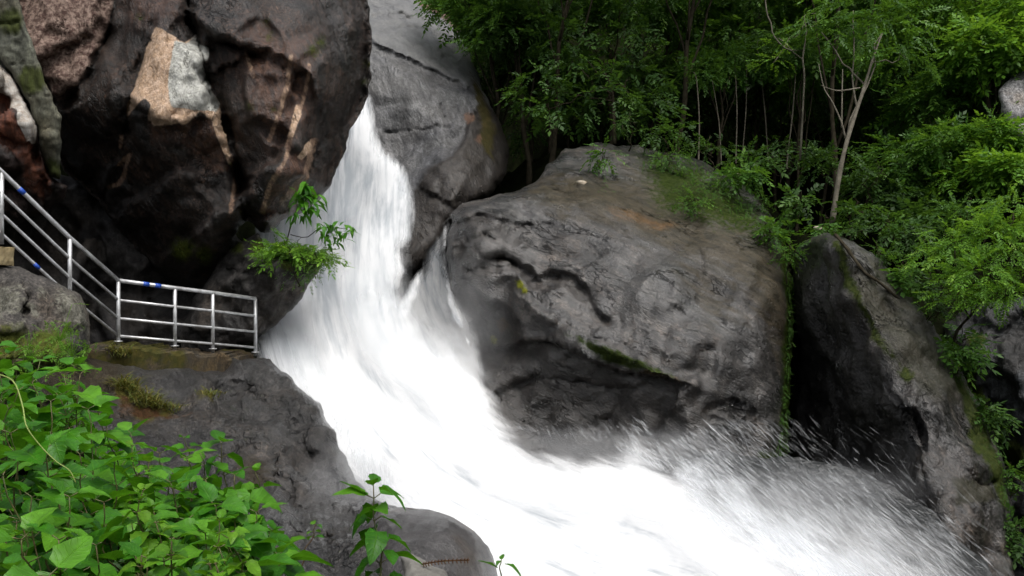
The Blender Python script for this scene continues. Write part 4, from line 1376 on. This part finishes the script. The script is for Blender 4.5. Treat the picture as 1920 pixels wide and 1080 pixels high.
# thin crooked stem with a pale leaf tuft near the top
a = W(1500, 300, 24)
tree("tree", "crooked thin stemmed tree with a small pale leaf tuft in the forest centre", "tree", None, [(*W(1460, 72, 24), .32, .3, .18), (*W(1530, 40, 24), .5, .4, .25), (*W(1450, 118, 24), .5, .4, .2)], 60, a, M_LEAF_LIGHT, M_BARK,
     [a, W(1508, 150, 24), W(1505, 110, 24), W(1512, 60, 24), W(1508, 30, 24), W(1530, 25, 24)], .03, .8, TM_TINY, 410)
v, f = tube(spline([W(1434, -10, 24), W(1438, 25, 24), W(1446, 45, 24), W(1450, 66, 24), W(1475, 92, 24), W(1505, 95, 24)], 14), .018, 6)
mesh("limb", v, f, M_BARK, bpy.data.objects[[o.name for o in bpy.data.objects if o.get("label", "").startswith("crooked")][0]])

# big shrub-like trees overhanging the dark gap behind the grey boulder
tree("tree", "broad leaved dark tree overhanging the black gap behind the big grey boulder", "tree", None,
     [(*W(1010, 170, 27), .9, .8, .6), (*W(1090, 130, 27.3), 1.1, .9, .6), (*W(1180, 150, 27.5), 1.1, .9, .6), (*W(1120, 195, 26.6), 1.2, .8, .5), (*W(1030, 205, 26.5), .6, .6, .4), (*W(1210, 200, 27), .8, .7, .45), (*W(1060, 75, 28), 1.1, .9, .6), (*W(1180, 85, 28), 1.1, .9, .6)], 520,
     W(1150, 265, 27), M_LEAF_DARK, M_BARKD, [W(1152, 270, 27), W(1150, 200, 27), W(1145, 160, 27), W(1130, 130, 27.2)], .07, 1.0, TM_BROAD, 420)
tree("shrub", "green shrub hanging over the reddish bank at the top of the pale cliff", "shrub", None,
     [(*W(880, 10, 29.5), .8, .6, .4), (*W(930, 40, 29), .8, .6, .5), (*W(900, 85, 29), .5, .5, .4), (*W(840, -25, 30), .8, .6, .35)], 260, W(930, 70, 29.6), M_LEAF_MID, M_BARKD, None, .05, .9, TM_FINE, 421)

# bright feathery tree at the right edge
tree("tree", "bright yellow green feathery tree leaning out at the right edge above the dark rock", "tree", None,
     [(*W(1790, 470, 16.8), .45, .45, .22), (*W(1850, 440, 16.8), .6, .5, .28), (*W(1900, 480, 16.4), .6, .5, .3), (*W(1830, 520, 16.4), .55, .5, .24), (*W(1890, 550, 16.2), .5, .5, .24), (*W(1740, 490, 17.2), .35, .3, .14), (*W(1790, 560, 16.6), .4, .4, .2), (*W(1900, 400, 17), .6, .5, .3), (*W(1770, 440, 17.3), .35, .35, .16)], 620,
     W(1786, 650, 17.6), M_LEAF_LIGHT, M_BARKD, [W(1784, 660, 17.6), W(1795, 620, 17.4), W(1825, 585, 17.1), W(1850, 540, 16.8), W(1865, 490, 16.6)], .035, .62, TM_FINE, 430, noise_gap=False)

# undergrowth on the boulder tops: each shrub a thing
US = [(1130, 300, 23.0, .35, .35, 30, M__, "small leafy shrub trailing down the top of the big grey boulder"),
      (1180, 235, 24.5, .5, .3, 50, D_, "low dark shrub at the foot of the overhanging broad leaved tree"),
      (1260, 255, 24.5, .7, .35, 80, D_, None), (1330, 280, 24, .7, .35, 80, D_, None), (1400, 310, 23.6, .7, .4, 80, D_, None), (1470, 290, 25, .9, .6, 110, D_, None), (1560, 310, 25.5, 1.0, .6, 120, D_, None),
      (1640, 330, 25, .9, .5, 110, D_, None), (1500, 385, 22, .5, .3, 70, D_, None), (1420, 385, 22.2, .5, .28, 70, D_, None), (1600, 400, 21, .45, .25, 60, D_, None), (1660, 425, 20.6, .5, .25, 70, M__, None),
      (1545, 425, 20.6, .25, .15, 30, M__, "small bright shrub at the base of the leaning pale trunk"),
      (1300, 385, 21.4, .45, .25, 60, M__, "bright green shrub on the mossy right shoulder of the big grey boulder"), (1440, 440, 20.8, .4, .3, 60, M__, "shrub drooping over the top right corner of the big grey boulder"),
      (1720, 470, 19.4, .4, .25, 60, M__, None), (1690, 440, 20.3, .5, .3, 70, D_, None), (1810, 400, 21, .8, .5, 150, M__, None), (1740, 540, 18.6, .3, .2, 40, D_, None), (1640, 480, 18.4, .35, .2, 60, D_, None), (1690, 520, 18.0, .3, .2, 60, M__, None), (1745, 590, 17.6, .3, .2, 60, D_, None), (1790, 670, 17.0, .25, .2, 50, M__, None), (1590, 440, 19.0, .35, .2, 60, D_, None), (1850, 780, 17.0, .3, .3, 70, D_, None), (1890, 900, 16.4, .25, .3, 60, M__, None), (1900, 1010, 15.8, .3, .3, 70, D_, None), (1480, 480, 20.0, .25, .3, 60, M__, None), (1390, 335, 22.5, .5, .25, 90, M__, None), (1250, 300, 23.3, .5, .2, 80, M__, None), (1800, 640, 17.8, .25, .3, 40, M__, None)]
for i, (px, py, D, rx, rz, n, m, lab) in enumerate(US):
    c = W(px, py, D)
    lob = [(c[0] - rx * .4, c[1], c[2], rx * .6, rx * .6, rz * .7), (c[0] + rx * .4, c[1] - .1, c[2] + rz * .2, rx * .6, rx * .6, rz * .7), (c[0], c[1] - .2, c[2] + rz * .4, rx * .5, rx * .5, rz * .6)]
    tree("shrub", lab or place("small leafy undergrowth shrub", px, py, D), "shrub", "undergrowth shrubs on the slope", lob, n, c - np.array([0, -.15, rz]), m, M_BARKD, None, .02, .75, TM_TINY if i % 2 else TM_BROAD, 500 + i)


def surface_leaves(name, label, cat, pts, n, size, mat, seed, spread=.12, group=None, drop=0.0):
    """a mat of small leaves over world points (moss, creeper)"""
    r = np.random.default_rng(seed)
    pts = np.asarray(pts)
    c = pts[r.integers(0, len(pts), n)] + r.normal(0, spread, (n, 3)) * np.array([1, .5, 1])
    d = r.normal(0, 1, (n, 3))
    d[:, 1] -= .8
    d[:, 2] -= drop
    V, T, ti = crown_leaves(r, c, d, size, TM_TINY)
    org = pts.mean(0)
    if name == "fern":      # every frond runs out from the root on a stalk
        m = len(c)
        st = np.stack([np.repeat(org[None] - [[.004, 0, .05]], m, 0), np.repeat(org[None] + [[.004, 0, -.05]], m, 0), c + [.003, 0, 0], c - [.003, 0, 0]], 1).reshape(-1, 3)
        T = np.concatenate([T, np.arange(m * 4).reshape(-1, 4) + len(V)])
        V = np.concatenate([V, st])
        ti = np.concatenate([ti, np.full(m * 4, .6)])
    return tag(mesh(name, V, T, mat, origin=org, attrs={"tint": ti}, smooth=False), label, cat, group)


def on(surf, pts, lift=.06):
    P = np.asarray(pts, float)
    # densify
    q = np.concatenate([P[i] + (P[i + 1] - P[i]) * np.linspace(0, 1, 12)[:, None] for i in range(len(P) - 1)]) if len(P) > 1 else P
    return W(q[:, 0], q[:, 1], surf(q) - lift)


surface_leaves("creeper", "long mossy creeper hanging down the right edge of the big grey boulder", "creeper", on(S_RIGHT, [(1466, 470), (1476, 540), (1478, 620), (1474, 700), (1468, 790), (1462, 860)]), 460, .30, M_LEAF_MID, 601, .055, drop=.6)
surface_leaves("creeper", "creeper draped on the rim between the sloping boulder and the dark right rock", "creeper", on(S_RIGHT2, [(1772, 665), (1800, 710), (1840, 790), (1872, 870), (1884, 960)]), 200, .32, M_LEAF_MID, 602, .08, drop=.4)
surface_leaves("creeper", "creeper trailing from the crack at the top of the big grey boulder", "creeper", on(S_RIGHT, [(1132, 290), (1140, 320), (1138, 350), (1130, 362)]), 40, .4, M_LEAF_MID, 603, .06, drop=.5)
surface_leaves("moss_patch", "bright mossy ground plants on the right shoulder of the big grey boulder", "moss", on(S_RIGHT, [(1230, 320), (1290, 330), (1330, 350), (1300, 370), (1380, 390), (1430, 430)]), 900, .40, M_LEAF_MID, 604, .3)
surface_leaves("moss_patch", "yellow green moss clump on the middle of the big grey boulder", "moss", on(S_RIGHT, [(968, 528), (978, 536), (985, 545)], .03), 90, .16, leaf_mat("lime_moss", (.12, .14, .01), (.2, .22, .015), (.26, .27, .02), .6, .3), 605, .022)

# pale fallen leaves lying on the rocks
M_PALE = plain_mat("dead_leaf", (.38, .34, .27), (.25, .2, .14), 14, .8)
for i, (px, py, sf, s, lab) in enumerate([(1090, 343, S_RIGHT, .13, "pale curled dead leaf on the crack at the top of the big grey boulder"), (1386, 328, S_RIGHT, .12, "whitish dead leaf on the mossy shoulder of the big grey boulder"), (1533, 428, None, .1, "whitish dead leaf beside the foot of the leaning pale trunk")]):
    p = W(px, py, (sf([(px, py)])[0] - .1) if sf else 20.4)
    th = np.linspace(0, 2 * np.pi, 14, endpoint=False)
    v = np.c_[np.cos(th) * s * (1 + .25 * np.sin(3 * th)), np.sin(2 * th) * s * .2, np.sin(th) * s * .55] + p
    v = np.concatenate([v, [p + np.array([0, -.05, 0])]])
    tag(mesh("fallen_leaf", v, [(k, (k + 1) % 14, 14) for k in range(14)], M_PALE, origin=p), lab, "leaf")

# fallen branch on the crest of the sloping boulder
bp = [(1566, 440), (1585, 462), (1605, 490), (1622, 512), (1650, 530), (1680, 556), (1715, 582), (1745, 610)]
v, f = tube(spline([W(x, y, S_RIGHT2([(x, y)])[0] - .12) for x, y in bp], 26), np.linspace(.038, .02, 26) * (1 + .2 * np.sin(np.arange(26) * 1.7)), 8)
tag(mesh("fallen_branch", v, f, M_BARKD, origin=W(1566, 440, 18)), "long bare branch lying down the crest of the sloping boulder", "branch")

# ------------------------------------------------------------------ plants on the ledge boulder by the fall
def blade_tuft(name, label, pts, n, L, w, mat, seed, group=None, cat="grass", spread=.08, droop=.7):
    r = np.random.default_rng(seed)
    pts = np.asarray(pts)
    V, T, ti, o = [], [], [], 0
    for i in range(n):
        p = pts[r.integers(0, len(pts))] + r.normal(0, spread, 3) * np.array([1, .6, .3])
        a = r.uniform(0, 2 * np.pi)
        h = np.array([math.cos(a), math.sin(a), 0]) * r.uniform(.3, 1)
        ln = L * r.uniform(.5, 1.3)
        sv = np.cross(h, [0, 0, 1.0])
        sv = sv / np.linalg.norm(sv) * w
        c = [p + (h * t + np.array([0, 0, 1 - droop * t]) * t) * ln for t in (0, .35, .7, 1)]
        V += [c[0] - sv * .6, c[0] + sv * .6, c[1] + sv, c[1] - sv, c[2] + sv * .7, c[2] - sv * .7, c[3]]
        T += [(o, o + 1, o + 2, o + 3), (o + 3, o + 2, o + 4, o + 5), (o + 5, o + 4, o + 6)]
        ti += [r.uniform(0, 1)] * 7
        o += 7
    return tag(mesh(name, np.array(V), T, mat, origin=pts.mean(0), attrs={"tint": ti}), label, cat, group)


blade_tuft("fern_clump", "dense green fern clump on top of the grey boulder by the waterfall", on(S_UNDER, [(520, 478), (550, 484), (580, 490), (600, 494)], .05), 900, .42, .014, M_LEAF_MID, 701, cat="fern", spread=.16, droop=.8)
surface_leaves("shrub", "low leafy growth under the fern clump beside the white water", "shrub", on(S_UNDER, [(520, 482), (560, 492), (600, 500)], .1), 240, .6, M_LEAF_MID, 702, .15)
surface_leaves("fern", "bright drooping fern frond left of the sapling on the grey boulder", "fern", on(S_UNDER, [(494, 462), (500, 475), (494, 490)], .12), 40, .7, M_LEAF_LIGHT, 703, .09, drop=.7)


tree("shrub", "bushy broad leaved shrub on the tip of the grey boulder, against the white water", "shrub", None, [(*W(545, 468, 16.6), .28, .22, .14), (*W(590, 474, 16.6), .28, .22, .16), (*W(612, 486, 16.7), .2, .18, .16), (*W(510, 470, 16.7), .2, .18, .12)], 110, W(560, 500, 16.9), M_LEAF_LIGHT, M_BARKD, None, .015, .5, TM_BROAD, 710, noise_gap=False)


# ------------------------------------------------------------------ foreground leaves with real leaf shape
def leaf_shape(nu=5, nv=9, serr=.06):
    """one ovate toothed leaf, unit length along +X; returns verts, quads, uv"""
    V, U = [], []
    for j in range(nv + 1):
        t = j / nv
        w = .36 * (math.sin(math.pi * t ** .72)) ** .85 * (1 - .25 * t) if 0 < t < 1 else 0.0
        w *= 1 + serr * (1 if j % 2 else -1)
        for i in range(nu):
            u = -1 + 2 * i / (nu - 1)
            V.append((t - .04 * abs(u) * (j % 2), u * w, .0))
            U.append((u, t))
    Q = [(j * nu + i, j * nu + i + 1, (j + 1) * nu + i + 1, (j + 1) * nu + i) for j in range(nv) for i in range(nu - 1)]
    return np.array(V), np.array(Q), np.array(U)


LV, LQ, LU = leaf_shape()


def place_leaf(p, heading, size, pitch, roll, droop, fold, r, wid=1.0):
    """bend a unit leaf and set it at p"""
    v = LV.copy()
    v[:, 1] *= wid
    x = v[:, 0]
    v[:, 2] = np.abs(v[:, 1]) * fold - droop * x ** 1.8 + .03 * np.sin(x * 14 + r.uniform(0, 6)) * np.abs(v[:, 1]) * 3
    v[:, 0] = x - .25 * droop * x ** 2
    cr, sr = math.cos(roll), math.sin(roll)
    v[:, 1:] = v[:, 1:] @ np.array([[cr, sr], [-sr, cr]])
    cp, sp_ = math.cos(pitch), math.sin(pitch)
    v = v @ np.array([[cp, 0, sp_], [0, 1, 0], [-sp_, 0, cp]])
    ch, sh = math.cos(heading), math.sin(heading)
    v = v @ np.array([[ch, sh, 0], [-sh, ch, 0], [0, 0, 1]])
    return v * size + p


def plant(name, label, group, base, top, nodes, size, seed, mat=M_NETTLE, stem=M_STEM, r0=.004, bend=.06, first=.25, cat="plant", whorl=2, size_top=.45, droop=.45, extra=()):
    """upright leafy herb: stem with pairs of toothed leaves, turned at each node"""
    r = np.random.default_rng(seed)
    base, top = np.asarray(base, float), np.asarray(top, float)
    root = tag(empty(name, tuple(base)), label, cat, group)
    shift = r.uniform(-.25, .25)
    size = size * r.uniform(.8, 1.25)
    tp = wiggle(base, top, 14, bend * np.linalg.norm(top - base), seed)
    parts = [tube(tp, np.linspace(r0, r0 * .45, 14), 6)]
    V, Q, U, TI, o = [], [], [], [], 0
    h0 = r.uniform(0, 6.28)
    for k in range(nodes):
        t = first + (1 - first) * k / max(1, nodes - 1)
        p = tp[min(13, int(t * 13))] * (1 - (t * 13 % 1)) + tp[min(13, int(t * 13) + 1)] * (t * 13 % 1)
        sz = size * (1 - (1 - size_top) * t ** 2) * r.uniform(.6, 1.25)
        for m in range(whorl):
            hd = h0 + k * 1.57 + m * 2 * math.pi / whorl + r.uniform(-.4, .4)
            pt = r.uniform(-.65, .35) + .6 * (t > .9)
            pe = p + np.array([math.cos(hd), math.sin(hd), .5]) * sz * .22
            parts.append(tube([p, (p + pe) / 2, pe], r0 * .4, 5))
            V.append(place_leaf(pe, hd, sz, pt, r.uniform(-.45, .45), r.uniform(.25, 1.0) * droop, r.uniform(.15, .5), r))
            Q.append(LQ + o)
            U.append(LU)
            TI.append(np.full(len(LV), np.clip(.2 + .5 * t + r.normal(0, .22) + shift, 0, 1)))
            o += len(LV)
    for p, hd, sz, pt, rl_, dr in extra:
        V.append(place_leaf(np.asarray(p), hd, sz, pt, rl_, dr, .25, r))
        Q.append(LQ + o)
        U.append(LU)
        TI.append(np.full(len(LV), .6))
        o += len(LV)
    v, f = join(parts)
    mesh("stem", v, f, stem, root)
    mesh("foliage", np.concatenate(V), np.concatenate(Q), mat, root, attrs={"tint": np.concatenate(TI)}, uv=np.concatenate(U))
    return root


# sapling with palmate leaves beside the fall
def sapling():
    base = W(535, 465, 16.8)
    root = tag(empty("sapling", tuple(base)), "slender sapling with hanging leaf whorls in front of the white water", "sapling")
    s1 = spline([base, W(545, 425, 16.6), W(560, 385, 16.5), W(574, 352, 16.4)], 12)
    s2 = spline([W(545, 440, 16.7), W(575, 445, 16.5), W(600, 428, 16.4), W(640, 428, 16.3), W(655, 432, 16.3)], 12)
    v, f = join([tube(s1, np.linspace(.016, .007, 12), 6), tube(s2, np.linspace(.01, .004, 12), 6)])
    mesh("stem", v, f, M_BARKD, root)
    r = np.random.default_rng(9)
    V, Q, U, TI, o = [], [], [], [], 0
    for (cx, cy), n, sz in (((574, 350), 11, .24), ((566, 368), 8, .24), ((586, 372), 7, .22), ((572, 395), 6, .2), ((592, 385), 5, .2), ((602, 428), 7, .18), ((620, 426), 6, .18), ((640, 430), 6, .18), ((655, 433), 5, .16), ((556, 405), 4, .18), ((632, 446), 5, .16), ((612, 446), 4, .16)):
        c = W(cx, cy, 16.4)
        for k in range(n + 6):
            V.append(place_leaf(c + r.normal(0, .07, 3), k * 6.28 / (n + 6) + r.uniform(-.3, .3), sz * 1.15 * r.uniform(.8, 1.3), r.uniform(-.5, .3), r.uniform(-.3, .3), r.uniform(.4, .9), .2, r, .5))
            Q.append(LQ + o)
            U.append(LU)
            TI.append(np.full(len(LV), r.uniform(.3, .9)))
            o += len(LV)
    mesh("foliage", np.concatenate(V), np.concatenate(Q), M_NETTLE, root, attrs={"tint": np.concatenate(TI)}, uv=np.concatenate(U))


sapling()

# yellow-green herbs and grass on the bank
TG = "grass tufts on the rock bank"
for i, (pts, n, L, lab) in enumerate([([(225, 720), (245, 735)], 170, .34, "yellowing grass tuft high on the rock bank below the kerb"), ([(262, 748), (290, 765)], 220, .34, "thickest grass tuft on the rock bank, reddish at its base"), ([(310, 765), (325, 770)], 80, .22, "small grass tuft at the right end of the grassy strip on the bank"),
                                      ([(391, 742), (396, 744)], 70, .18, "isolated faint grass tuft in the middle of the rock bank"), ([(215, 660), (235, 668)], 110, .28, "grass tuft beside the left end of the mossy kerb")]):
    blade_tuft("grass_tuft", lab, on(S_BANK, pts, .03), n, L, .009, M_GRASS, 720 + i, TG, spread=.1)
for i, (px, py, lab) in enumerate([(112, 610, "bright fern at the foot of the lichen boulder"), (135, 640, "smaller fern right of the bright fern below the lichen boulder"), (55, 650, "fern below the lichen covered left side of the boulder")]):
    p = W(px, py, 11.4)
    surface_leaves("fern", lab, "fern", [p, p + np.array([.1, 0, -.12]), p + np.array([-.1, 0, -.2]), p + np.array([0, 0, -.3])], 46, .42, M_LEAF_LIGHT, 740 + i, .12)

# nettle thicket: tip pixel, tip distance; the base is dropped straight down to the soil
PG = "leafy nettle plants in the lower left thicket"
TIPS = [(-10, 640, 4.0), (25, 650, 4.3), (75, 665, 4.3), (140, 675, 4.4), (0, 690, 3.6), (60, 705, 3.5), (180, 730, 4.0), (110, 730, 3.5), (10, 655, 4.6), (55, 672, 4.4), (120, 690, 4.2), (150, 690, 3.6), (35, 720, 3.3), (95, 740, 3.0), (165, 755, 3.2), (200, 790, 3.6), (245, 800, 4.0), (20, 800, 2.6), (85, 830, 2.6), (150, 840, 2.8), (215, 850, 3.0), (255, 880, 3.3),
        (5, 880, 2.3), (60, 920, 2.4), (130, 920, 2.4), (195, 930, 2.6), (245, 960, 2.8), (40, 1000, 2.1), (110, 1000, 2.1), (180, 1010, 2.2), (250, 1020, 2.4), (300, 960, 3.0), (330, 1000, 2.7), (20, 1060, 1.9), (90, 1070, 1.9), (300, 1060, 2.3),
        (365, 1020, 2.8), (-20, 720, 3.4), (-20, 960, 2.2), (410, 1040, 2.9), (460, 1050, 3.1), (70, 780, 3.8), (180, 830, 3.9), (130, 790, 4.0), (290, 900, 3.7)]
_r = random.Random(3)
for k in range(16):
    px = _r.uniform(-20, 470)
    lo = np.interp(px, [-20, 120, 200, 260, 330, 470], [690, 700, 800, 880, 960, 1020])
    py = _r.uniform(lo + 10, 1110)
    TIPS.append((px, py, float(np.interp(py, [690, 850, 1000, 1110], [4.4, 3.1, 2.4, 2.0])) * _r.uniform(.95, 1.3)))
for i, (px, py, D) in enumerate(TIPS):
    top = W(px, py + 12, D)
    h = .55 + .25 * random.random()
    base = top + np.array([random.uniform(-.08, .08), random.uniform(.0, .25), -h])
    plant("nettle_plant", "broad leaved green nettle plant crowded in the lower left thicket", PG, base, top, 7, .235 * (1 if D > 2.5 else .82), 800 + i, first=.12)
M_HERB = leaf_mat("yellow_green_leaf", (.026, .095, .006), (.055, .175, .009), (.12, .27, .016), .38, .4, True)
for k in range(22):
    px = _r.uniform(-10, 460)
    lo = np.interp(px, [-20, 120, 200, 260, 330, 470], [650, 680, 770, 850, 880, 960])
    py = _r.uniform(lo, 1060)
    D = float(np.interp(py, [690, 850, 1000, 1110], [4.3, 3.0, 2.35, 2.0])) * _r.uniform(.9, 1.15)
    top = W(px, py, D)
    plant("herb", "small leaved yellow green herb growing up between the nettles", "small leaved herbs in the thicket", top + np.array([_r.uniform(-.06, .06), .08, -.5]), top, 11, .085, 2000 + k, mat=M_HERB, first=.3, size_top=.5, whorl=3, droop=.6)
SP = [((345, 822, 3.4), .50, 8, .14, "nettle plant with a drooping top leaf standing clear left of the leafiest one"), ((415, 832, 3.3), .55, 9, .15, "tall nettle plant with yellowed leaf edges, against the dark rock bank"), ((478, 885, 3.3), .45, 7, .135, "nettle plant at the right end of the thicket reaching toward the foam"),
      ((445, 945, 3.0), .40, 7, .15, "nettle plant with large veined leaves low in front of the bank"), ((505, 1000, 3.2), .35, 6, .13, "short nettle plant at the bottom right of the thicket"), ((385, 900, 3.1), .45, 8, .15, "nettle plant in the middle of the clump before the bank")]
for k, t in enumerate([(320, 905, 3.0), (350, 860, 3.2), (440, 890, 3.1), (405, 950, 2.8), (350, 975, 2.7), (480, 960, 3.0), (300, 850, 3.4), (430, 1010, 2.6), (520, 1040, 2.9), (375, 850, 3.3), (470, 1010, 2.8), (385, 1000, 2.6)]):
    SP.append((t, .42 + .02 * (k % 5), 7, .2, "broad leaved green nettle plant in the looser clump before the dark bank"))
for i, (t, h, n, s, lab) in enumerate(SP):
    top = W(t[0], t[1], t[2])
    plant("nettle_plant", lab, PG, top + np.array([.03, .1, -h]), top, n, s, 870 + i, first=.15)
# free-standing plants in front of the white water
top = W(700, 912, 3.2)
plant("nettle_plant", "tall nettle plant standing alone before the white water and the round boulder", None, W(722, 1150, 3.1), top, 10, .125, 881, first=.2, r0=.005, stem=M_STEM, size_top=.7, droop=.6,
      extra=[(W(690, 930, 3.2), math.pi - .1, .13, .55, .3, .1), (W(712, 918, 3.15), -.2, .13, .1, -.4, .7), (W(706, 955, 3.15), math.pi + .2, .12, .05, .5, .7)])
plant("nettle_plant", "small red stemmed seedling on the stepped rock left of the tall lone nettle", None, W(560, 1075, 3.9), W(592, 985, 3.9), 3, .09, 883, first=.7, stem=M_REDSTEM, droop=.5)
plant("nettle_plant", "small leaf pair poking up at the bottom edge before the round boulder", None, W(938, 1120, 3.0), W(940, 1052, 3.0), 1, .085, 889, first=1.0, droop=.5,
      extra=[(W(934, 1066, 3.0), math.pi - .2, .085, .5, .4, .2), (W(946, 1058, 3.0), -.25, .085, .05, -.3, .7)])
# curling vine tendril
v, f = tube(spline([W(-10, 700, 2.6), W(25, 715, 2.5), W(42, 760, 2.45), W(50, 800, 2.4), (W(75, 835, 2.4)), W(105, 865, 2.4), W(130, 882, 2.4), W(142, 905, 2.4)], 30), np.linspace(.0024, .0014, 30), 6)
tag(mesh("vine", v, f, plain_mat("vine_green", (.16, .22, .04), (.2, .26, .06), 20, .6), origin=W(25, 715, 2.5)), "thin pale green vine curling through the lower left thicket", "vine")
# dry brown twig and pale stone at the bottom
tw = spline([W(790, 1058, 5.6), W(830, 1052, 5.55), W(880, 1050, 5.5)], 16)
tp_ = [tube(tw, .005, 6)]
for k in range(1, 15):
    for s in (-1, 1):
        tp_.append(tube([tw[k], tw[k] + np.array([.008, -.012, s * .016])], .004, 4))
v, f = join(tp_)
tag(mesh("twig", v, f, plain_mat("dry_twig", (.06, .033, .018), (.10, .055, .03), 20, .9), origin=tw[0]), "dry brown bristly twig lying on the round foreground boulder", "twig")
rk, _ = rock("stone", plain_mat("pale_stone", (.09, .085, .075), (.16, .155, .14), 9, .85, 0, .5, .02), [(752, 1045), (775, 1038), (800, 1052), (835, 1070), (850, 1100), (760, 1120)], [(770, 1060, 5.6), (820, 1080, 5.5), (800, 1100, 5.4)],
             edge=(24, .15), thick=.2, sp=4, seed=111, jit=4, noise=[(8, .02, 3, True, (1, 1, 1))])
tag(rk, "pale angular stone at the bottom edge below the dry twig", "stone")
